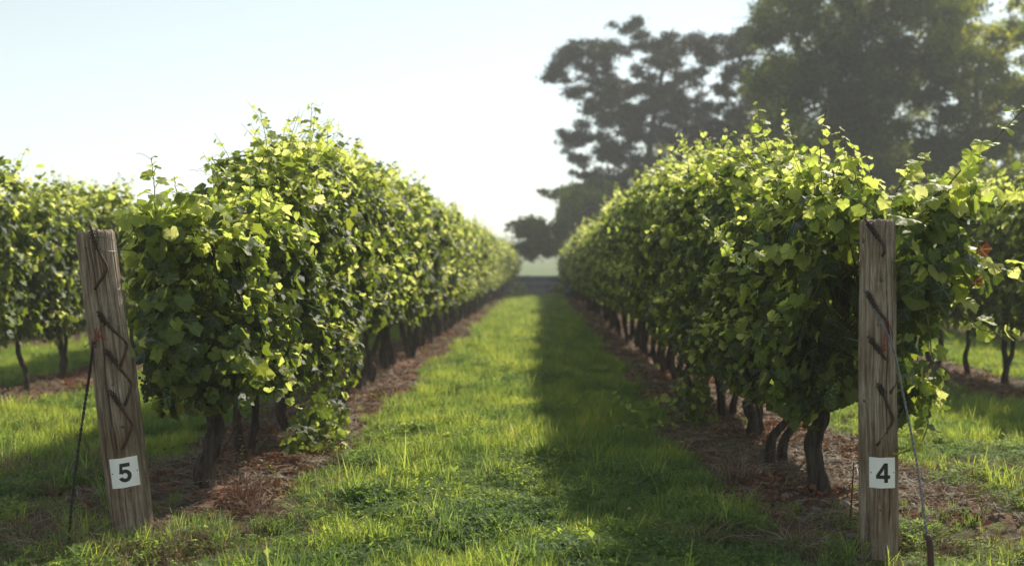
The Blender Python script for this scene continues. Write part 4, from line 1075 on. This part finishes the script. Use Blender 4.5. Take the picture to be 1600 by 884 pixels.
lc_ = new_col('litter_sources')
for k in range(3): litter_bit(k, 'clod')
for k in range(4): litter_bit(10 + k, 'straw')
for k in range(4): litter_bit(20 + k, 'leaf')
X, Y = points([(3.5, 5, 90), (5, 8, 420), (8, 13, 240), (13, 25, 110), (25, 50, 40)], 3)
r = np.random.default_rng(4); s = soil_amount(X, Y)
keep = r.random(len(X)) < np.clip(s * 1.2, .0, 1) ; X, Y = X[keep], Y[keep]; n = len(X)
red = wob(X, Y, 0, 1.7, 31) + r.normal(0, .4, n)
idx = np.where(red > .42, r.integers(7, 11, n), np.where(r.random(n) < .40, r.integers(3, 7, n), r.integers(0, 3, n)))
scatter('leaf_litter', lc_, X, Y, idx, r.uniform(.6, 1.5, n) * (1 + np.clip((Y - 12) / 25, 0, .8)), 'dry straw, dead leaves and crumbs of soil on the bare strips', 'litter', .0, .2)

# individual stones, weeds, dry tufts and clover heads in the foreground
def ground_at(px, py):
    d = ROT @ Vector(((px - 800) / FPX, (442 - py) / FPX, -1)); p = Vector((0, 0, CAMZ)) + d * (CAMZ / -d.z); p.z = float(gz(p.x, p.y)); return p
stm = []
for k in range(5):
    r = np.random.default_rng(70 + k); th = np.linspace(0, np.pi, 8); ph = np.linspace(0, 2*np.pi, 13)[:-1]
    Vs_ = np.array([[math.sin(t)*math.cos(p), math.sin(t)*math.sin(p)*.8, math.cos(t)*.55] for t in th for p in ph]); w_ = 1 + .16 * wob(Vs_[:, 0], Vs_[:, 1], Vs_[:, 2], 1.6, k) + .05 * wob(Vs_[:, 0], Vs_[:, 1], Vs_[:, 2], 5, k)
    Vs_ = Vs_ * w_[:, None]
    Q = [[i*12+j, (i+1)*12+j, (i+1)*12+(j+1) % 12, i*12+(j+1) % 12] for i in range(7) for j in range(12)]
    stm.append(mesh('stone', Vs_, [np.array(Q)], [M['stone']]))
stones = [(1232, 788, .05), (1250, 795, .035), (1288, 800, .04), (1300, 812, .05), (1275, 806, .03), (1215, 770, .03), (1320, 800, .035), (1412, 838, .04), (1438, 882, .055), (1335, 838, .04), (1212, 852, .05), (1225, 865, .035),
          (1228, 720, .045), (1240, 735, .035), (1108, 668, .03), (560, 745, .05), (430, 758, .05), (405, 730, .035), (600, 620, .025), (640, 600, .028), (690, 540, .035), (1300, 775, .03), (1250, 770, .025), (1345, 870, .03), (1300, 640, .03), (450, 745, .03)]
SL = ['largest pale flat stone in front of the thick right-row trunk', 'small stone touching the right end of the largest flat stone', 'stone directly below the thick trunk nearest the post numbered 4',
 'rounded pale stone lying between the thick right trunk and post 4', 'little stone just under the thick right-row trunk', 'little stone left of the thick right-row trunk', 'small stone beside the thin upright dead stick',
 'grey stone at the right foot of the post numbered 4', 'big stone at the bottom picture edge between post 4 and the rusty anchor', 'stone just left of the foot of the post numbered 4',
 'pale stone half in the grass below the small dry stalk tuft', 'smaller stone right of the pale one below the dry stalk tuft', 'stone right behind the crossing pair of curved trunks', 'stone at the foot of the crossing pair of curved trunks',
 'small stone at the grass edge near the U-shaped trunks', 'broad dark stone under the hanging leaf curtain of the left row', 'stone on the soil left of the hanging leaf curtain', 'small stone behind the twin thin trunks of the left row',
 'little stone on the lit soil past the leaf curtain', 'little stone farther along the lit left soil strip', 'farthest pale stone on the left soil strip', 'tiny stone right of the thick right-row trunk', 'tiny stone just behind the largest pale flat stone',
 'stone in the grass directly in front of the post numbered 4', 'stone in the soil behind the thick right-row trunk', 'tiny stone right of the stone left of the leaf curtain']
r = np.random.default_rng(77)
for k, (px, py, s) in enumerate(stones):
    p = ground_at(px, py); o = link('stone', stm[k % 5]); o.location = p + Vector((0, 0, s * .1)); o.rotation_euler = (r.normal(0, .15), r.normal(0, .15), r.uniform(0, 6.28)); o.scale = (s, s * r.uniform(.8, 1.1), s * r.uniform(.7, 1))
    tag(o, SL[k], 'stone', 'stones on the soil')
def dry_weed(px, py, h, n, spread, mat, label, seed, lean=.5, w=.0016):
    r = np.random.default_rng(seed); p = ground_at(px, py); mb = MB()
    for k in range(n):
        a = r.uniform(0, 6.28); b = np.array([math.cos(a), math.sin(a), 0]) * r.uniform(0, spread); hh = h * r.uniform(.4, 1.1); d = np.array([math.cos(a), math.sin(a), 0]) + r.normal(0, .6, 3) * [1, 1, 0]
        mb.tube(spline([b, b + d * lean * hh * .3 + [0, 0, hh * .6], b + d * lean * hh + [0, 0, hh * r.uniform(.6, 1)]], 6), np.linspace(w, w * .4, 6), 4, cap=False)
    o = mb.build('dry_weed', M[mat]); o.location = p; tag(o, label, 'weed')
dry_weed(378, 800, .20, 90, .10, 'deadleaf', 'reddish-brown dried weed clump at the foot of the thick vine by post 5', 1, .4)
dry_weed(400, 812, .10, 70, .12, 'deadleaf', 'low reddish-brown dried weed spreading right of the taller dried clump', 2, .8)
dry_weed(1150, 765, .22, 80, .13, 'straw', 'pale dry grass clump on the left edge of the soil beside the right row', 3, .6)
dry_weed(1160, 800, .12, 60, .16, 'straw', 'low tangle of pale dry stalks just below the dry grass clump', 4, .9)
dry_weed(1215, 815, .10, 34, .06, 'straw', 'small pale dry stalk tuft near the stones left of post 4', 5, .7)
dry_weed(95, 868, .16, 100, .16, 'straw', 'grey-brown dry grass tangle at the foot of the dark anchor wire', 6, .9)
dry_weed(285, 880, .10, 80, .12, 'deadleaf', 'brown dry weed patch in front of the post numbered 5', 7, .8)
dry_weed(1480, 790, .08, 140, .28, 'straw', 'flattened dry grass patch right of the grey anchor wire', 8, 1.6)
dry_weed(250, 868, .14, 110, .16, 'straw', 'tangle of dry pale stalks right in front of the leaning post', 9, .9)
dry_weed(30, 850, .15, 110, .2, 'straw', 'dry straw-coloured grass in the bottom left corner', 10, .9)
dry_weed(1240, 862, .12, 110, .2, 'straw', 'dry grass among the stones at the bottom edge left of the upright post', 11, 1.1)
dry_weed(1085, 850, .14, 90, .18, 'straw', 'sparse dry stalks in the shaded grass at the bottom edge', 12, .9)
dry_weed(1440, 855, .10, 120, .2, 'deadleaf', 'brown dry weed mat between the upright post and the rusty anchor', 13, 1.3)
dry_weed(1540, 745, .12, 120, .25, 'straw', 'dry straw patch in the grass near the right picture edge', 14, 1.2)
def leafy_weed(px, py, h, n, label, seed, lw=.02):
    r = np.random.default_rng(seed); p = ground_at(px, py); mb = MB(); V = []; Q = []
    root = empty('weed', p, label, 'weed')
    st_ = spline([(0, 0, -.01), (r.normal(0, .01), 0, h * .5), (r.normal(0, .02), 0, h)], 10); mb.tube(st_, np.linspace(.002, .0008, 10), 5); mb.build('stem', M['cane'], root)
    for k in range(n):
        u = k / n; q = st_[min(9, int(u * 9) + 1)]; a = k * 2.4; d = np.array([math.cos(a), math.sin(a), .35]); v = np.array([-math.sin(a), math.cos(a), 0]); s = lw * (1.2 - u * .6); k0 = len(V)
        V += [q, q + d * s * .7 + v * s * .5, q + d * s * 1.5, q + d * s * .7 - v * s * .5]; Q.append([k0, k0+1, k0+2, k0+3])
    link('leaves', mesh('leaves', V, [np.array(Q)], [M['young']], smooth=False, uv=np.zeros((len(V), 2)) + .5), root, 'stuff')
leafy_weed(223, 850, .12, 16, 'small bright green weed right at the foot of the post numbered 5', 1)
leafy_weed(378, 745, .20, 18, 'thin pale green seedling standing behind the reddish dried clump', 2, .018)
leafy_weed(426, 770, .14, 14, 'slender green seedling on the soil right of the reddish dried clump', 3, .018)
leafy_weed(300, 850, .10, 16, 'low bright green weed on the ground between post 5 and the dried clump', 4)
leafy_weed(680, 790, .13, 14, 'broad-leaved green weed rising above the grass in the middle foreground', 5, .026)
for k, (px, py) in enumerate(((983, 812), (1130, 808), (768, 548), (1065, 706))):
    p = ground_at(px, py + 8); root = empty('clover', p, ('pinkish clover head in the grass in the lower middle foreground', 'pale clover head beside the dry grass left of the first right-row vines', 'white clover head on the sunlit grass far down the alley', 'small pale clover head in the shaded grass right of the alley')[k], 'clover')
    mb = MB(); mb.tube(spline([(0, 0, -.02), (.004, 0, .05), (0, 0, .09)], 6), .0012, 5); mb.build('stem', M['cane'], root)
    mb = MB(); r = np.random.default_rng(k)
    for q in range(60):
        d = r.normal(0, 1, 3); d /= np.linalg.norm(d); d[2] = abs(d[2]) * 1.0 - .25; c = np.array([0, 0, .095]); s_ = np.cross(d, [0, 0, 1.]); s_ /= np.linalg.norm(s_) + 1e-6
        mb.add([c + d * .003 - s_ * .0015, c + d * .003 + s_ * .0015, c + d * .013 + s_ * .001, c + d * .013 - s_ * .001], [[0, 1, 2, 3]])
    mb.build('flower_head', M['petal'], root)

# ------------------------------------------------------------------ trees
def inpoly(x, y, poly):
    inside = np.zeros(len(x), bool); n = len(poly)
    for i in range(n):
        x0, y0 = poly[i]; x1, y1 = poly[(i + 1) % n]
        c = ((y0 > y) != (y1 > y)) & (x < (x1 - x0) * (y - y0) / (y1 - y0 + 1e-9) + x0); inside ^= c
    return inside
def tree(name, label, Y, poly, gaps, nclump, cr, leaf, nleaf, mat, trunk_px, seed, depth=3.5, flat=.6, edge=(), trunk_r=.3, fork=.4, kind='broad'):
    r = np.random.default_rng(seed); S_ = Y / FPX
    xs_ = [p[0] for p in poly]; ys_ = [p[1] for p in poly]
    cx, cy = [], []
    while len(cx) < nclump:
        x = r.uniform(min(xs_), max(xs_), 400); y = r.uniform(min(ys_), max(ys_), 400); ok = inpoly(x, y, poly)
        for a, b in zip(x[ok], y[ok]):
            if any(math.hypot(a - g[0], b - g[1]) < (g[2] + cr[0] * .6) * (.72 if kind == 'pine' else .9) for g in gaps): continue
            if any(math.hypot(a - p, b - q) < cr[0] * .55 for p, q in zip(cx, cy)): continue
            cx.append(a); cy.append(b)
            if len(cx) >= nclump: break
        else:
            if r.random() < .02: break
    cl = [(x, y, r.uniform(*cr)) for x, y in zip(cx, cy)] + list(edge)
    mid = (min(xs_) + max(xs_)) / 2; hw = (max(xs_) - min(xs_)) / 2
    tb = PX(trunk_px[0][0], 423, Y); tb.z = float(gz(tb.x, Y)); root = empty(name, tb, label, 'tree')
    o = np.array(tb); tp = [PX(x, y, Y) for x, y in trunk_px[1:]]; TP = spline([tb + Vector((0, 0, -.3))] + tp, 30)
    mb = MB(); mb.tube(TP - o, np.linspace(trunk_r, trunk_r * .25, 30), 14, disp=bumpy(seed, .06)); mb.build('trunk', M['treebark'], root)
    mbl = MB(); P, Nn, Tt, Sc = [], [], [], []
    nodes = [TP[k] - o for k in range(6, 30, 2)]; todo = []
    for (x, y, rad) in cl:
        edgef = min(1, abs(x - mid) / hw); dd = depth * math.sqrt(max(.05, 1 - edgef ** 2))
        todo.append((np.array(PX(x, y, Y + r.uniform(-dd, dd))) - o, rad))
    dist = lambda e: min(np.linalg.norm(e - q) for q in nodes[:12])
    todo.sort(key=lambda q: dist(q[0]))
    for e, rad in todo:
        R = rad * S_
        A_ = np.array(nodes); s0 = A_[np.argmin(np.linalg.norm(A_ - e, axis=1) + np.maximum(0, A_[:, 2] - e[2]) * .5)]
        nodes.append(e); m1 = (s0 + e) / 2 + r.normal(0, .12, 3)
        ln = np.linalg.norm(e - s0); r0 = min(.09, .02 + .008 * ln)
        mbl.tube(spline([s0, m1, e], 9), np.linspace(r0, .02, 9), 5, cap=False)
        for q in range(4): d = r.normal(0, 1, 3) * [1, 1, flat] * R * .8; mbl.tube(spline([e - (e - s0) * .12, e + d * .5, e + d], 4), np.linspace(.02, .008, 4), 3, cap=False)
        # sprays of leaves: sub-clumps within the clump
        nsub = 12; sub = r.normal(0, 1, (nsub, 3)); sub /= np.linalg.norm(sub, axis=1)[:, None]; sub *= (r.random(nsub) ** .4)[:, None] * R * np.array([1, 1, flat])
        k = int(nleaf * (rad / cr[1]) ** 2)
        w = r.integers(0, nsub, k); p = e + sub[w] + r.normal(0, .44 if kind == 'pine' else .38, (k, 3)) * R * np.array([1, 1, flat])
        P.append(p); Nn.append(r.normal(0, 1, (k, 3)) + [0, 0, .6]); Tt.append(r.normal(0, 1, (k, 3)) + (sub[w] / R) * 1.0); Sc.append(r.uniform(.6, 1.25, k) * leaf)
    mbl.build('limbs', M['treebark'], root, kind='stuff')
    P = np.vstack(P); Rm = frames(np.vstack(Nn), np.vstack(Tt)); Sc = np.concatenate(Sc)
    if kind == 'pine': shp = [(np.array([[0, 0, 0], [-.28, .5, .1], [0, 1.3, 0], [.28, .5, .1]]), [np.array([[0, 3, 2, 1]])], np.zeros((4, 2)))]
    else: shp = [(np.array([[0, 0, 0], [-.5, .45, .12], [0, 1.1, -.1], [.5, .45, .12]]), [np.array([[0, 3, 2, 1]])], np.zeros((4, 2)))]
    join_leaves('crown', P, Rm, Sc, np.zeros(len(P), int), [mat], root, shapes=shp)
    return root
tree('pine_tree', 'dark spreading pine with ragged open branches beyond the right row', 62,
     [(862, 122), (875, 84), (900, 66), (935, 66), (955, 42), (998, 34), (1015, 60), (1052, 56), (1090, 50), (1120, 52), (1165, 45), (1200, 60), (1210, 300), (1120, 300), (1010, 350), (885, 352), (888, 310), (905, 270), (885, 225), (880, 205), (925, 185), (900, 150), (880, 132)],
     [(968, 108, 13), (948, 132, 6), (1028, 130, 8), (1115, 112, 13), (1110, 143, 9), (1142, 98, 7), (1155, 152, 8), (930, 196, 16), (925, 235, 12), (915, 165, 10), (1000, 232, 5), (985, 285, 9), (1150, 215, 10), (1010, 150, 5), (1070, 95, 5)],
     460, (7, 14), .17, 420, M['pine'], [(1010, 423), (1012, 330), (1015, 230), (1030, 140), (1040, 80)], 5, 3.6, .5,
     edge=[(856, 124, 8), (866, 122, 9), (874, 88, 8), (897, 68, 8), (914, 66, 7), (958, 40, 7), (996, 32, 8), (985, 42, 9), (1046, 56, 8), (876, 206, 7), (886, 212, 9), (884, 236, 6), (895, 270, 6), (893, 245, 6), (905, 215, 8), (848, 300, 6), (862, 304, 8), (880, 300, 10)], trunk_r=.32, kind='pine')
tree('broadleaf_tree', 'tall full-crowned green tree rising out of the picture behind the right row', 50,
     [(1168, 150), (1176, 100), (1180, 50), (1190, 0), (1210, -80), (1280, -130), (1400, -150), (1470, -110), (1520, -40), (1530, 20), (1505, 80), (1470, 130), (1440, 200), (1412, 320), (1200, 330), (1185, 240), (1190, 190)],
     [(1305, 33, 4), (1233, 58, 5), (1425, 62, 5), (1420, 112, 5), (1355, 120, 4), (1388, 108, 4), (1384, 184, 4), (1432, 212, 7), (1440, 190, 4)],
     380, (13, 26), .13, 800, M['tree'], [(1310, 423), (1312, 330), (1305, 220), (1315, 80), (1320, -60)], 6, 4.2, .8, trunk_r=.38)
tree('broadleaf_tree', 'airy loose tree with bright sky gaps at the right picture edge', 46,
     [(1440, 190), (1455, 100), (1480, 10), (1515, 0), (1535, 36), (1570, 40), (1600, 10), (1660, -10), (1700, 60), (1760, 160), (1740, 320), (1450, 330), (1430, 260)],
     [(1508, 105, 6), (1530, 118, 3), (1496, 165, 6), (1532, 150, 4), (1545, 172, 3), (1480, 205, 3), (1435, 215, 4), (1597, 250, 9)],
     330, (9, 18), .12, 480, M['tree'], [(1527, 423), (1528, 300), (1524, 200), (1530, 110), (1545, 60)], 7, 3.0, .8, trunk_r=.24,
     edge=[(1590, 2, 12), (1610, 10, 10), (1575, 14, 6)])
tree('broadleaf_tree', 'small drooping tree overhanging the far end of the grass alley', 57,
     [(808, 362), (822, 346), (846, 346), (858, 366), (872, 345), (880, 305), (905, 290), (960, 290), (960, 350), (905, 370), (880, 385), (868, 398), (845, 396), (822, 402), (806, 396), (803, 380)],
     [(858, 352, 6), (868, 330, 4)],
     130, (6, 12), .12, 420, M['tree'], [(940, 423), (935, 380), (915, 345), (905, 315), (900, 300)], 8, 2.0, .9, trunk_r=.16,
     edge=[(796, 352, 4), (790, 360, 3), (802, 348, 4), (850, 302, 5), (864, 308, 6), (880, 300, 8), (828, 402, 6), (856, 398, 6)])
tree('broadleaf_tree', 'low dark tree filling the gap beneath the pine and the tall tree', 66,
     [(990, 250), (1080, 200), (1180, 190), (1290, 210), (1300, 330), (1000, 350)],
     [(1005, 285, 10), (1130, 230, 5)], 130, (13, 22), .15, 420, M['tree'], [(1140, 423), (1140, 340), (1150, 260), (1150, 220)], 9, 3.0, .8, trunk_r=.25)
tree('broadleaf_tree', 'rounded green bush-like tree low behind the right-hand outer rows', 40,
     [(1470, 290), (1520, 262), (1620, 250), (1720, 250), (1760, 400), (1450, 400)],
     [], 90, (14, 24), .13, 330, M['tree'], [(1600, 423), (1600, 370), (1605, 320), (1600, 290)], 10, 3.0, .8, trunk_r=.2)

# low dark blue-grey barrier beyond the end of the alley: boards on posts
bx0, bx1, by = -7.0, 8.0, 53.4
root = empty('barrier', (0, by, float(gz(0, by))), 'low dark blue-grey barrier across the view at the far end of the alley', 'barrier')
def box(mb, a, b):
    (x0, y0, z0), (x1, y1, z1) = a, b
    mb.add([(x0,y0,z0),(x1,y0,z0),(x1,y1,z0),(x0,y1,z0),(x0,y0,z1),(x1,y0,z1),(x1,y1,z1),(x0,y1,z1)], [[0,3,2,1],[4,5,6,7],[0,1,5,4],[1,2,6,5],[2,3,7,6],[3,0,4,7]])
for k in range(3):
    mb = MB(); box(mb, (bx0, -.02, .03 + k * .325), (bx1, .02, .35 + k * .325)); mb.build('board', M['barrier'], root)
for k in range(8):
    mb = MB(); xk = bx0 + (bx1 - bx0) * k / 7; box(mb, (xk - .05, .022, 0), (xk + .05, .12, 1.03)); mb.build('post', M['barrier'], root)

for lab_, bx_, sd in (('small yellow-green bush at the left corner of the far alley end', -.95, 1), ('small yellow-green bush at the right corner of the far alley end', .85, 2)):
    root = empty('bush', (bx_, 50.6, float(gz(bx_, 50.6))), lab_, 'bush'); P_, R_, s_, m_ = clump((0, 0, .35), (.42, .4, .40), 500, 600 + sd, .6, (.03, .06))
    join_leaves('foliage', P_, R_, s_, m_, [M['leaf'], M['young']], root)
    mb = MB()
    for q in range(6): a = q * 1.05; mb.tube(spline([(0, 0, -.05), (.1 * math.cos(a), .1 * math.sin(a), .25), (.25 * math.cos(a), .25 * math.sin(a), .5)], 6), .008, 5)
    mb.build('stem', M['brownc'], root)
# far wooded ridge
r = np.random.default_rng(90); n = 9000; X = r.uniform(-330, 330, n); Yk = 440 + r.uniform(-20, 20, n); hgt = (3.0 + 2.0 * wob(X, 0, 0, .03, 2) + 1.3 * wob(X, 0, 0, .13, 4))
P = np.stack([X, Yk, gz(X, Yk) + r.random(n) * hgt], -1)
fw = join_leaves('far_wood', P, frames(r.normal(0, 1, (n, 3)) + [0, -1, .5], r.normal(0, 1, (n, 3))), r.uniform(1.0, 2.2, n), np.zeros(n, int), [M['tree']], None,
    shapes=[(np.array([[0, 0, 0], [-.5, .45, .12], [0, 1.1, -.1], [.5, .45, .12]]), [np.array([[0, 3, 2, 1]])], np.zeros((4, 2)))])
tag(fw, 'hazy low line of far trees on the horizon', 'wood', kind='stuff')

# ------------------------------------------------------------------ haze
if HAZE > 0:
    m, t, n_, l = nt('haze_air'); vol = n_.new('ShaderNodeVolumePrincipled'); vol.inputs['Color'].default_value = (.93, .94, .98, 1)
    vol.inputs['Density'].default_value = HAZE; vol.inputs['Anisotropy'].default_value = .1
    o = n_.new('ShaderNodeOutputMaterial'); l.new(vol.outputs[0], o.inputs['Volume'])
    mb = MB(); box(mb, (-560, -560, -2.0), (560, 940, 24.0)); h = mb.build('haze', m, smooth=False)
    tag(h, 'pale summer haze softening the far trees', 'haze', kind='stuff')
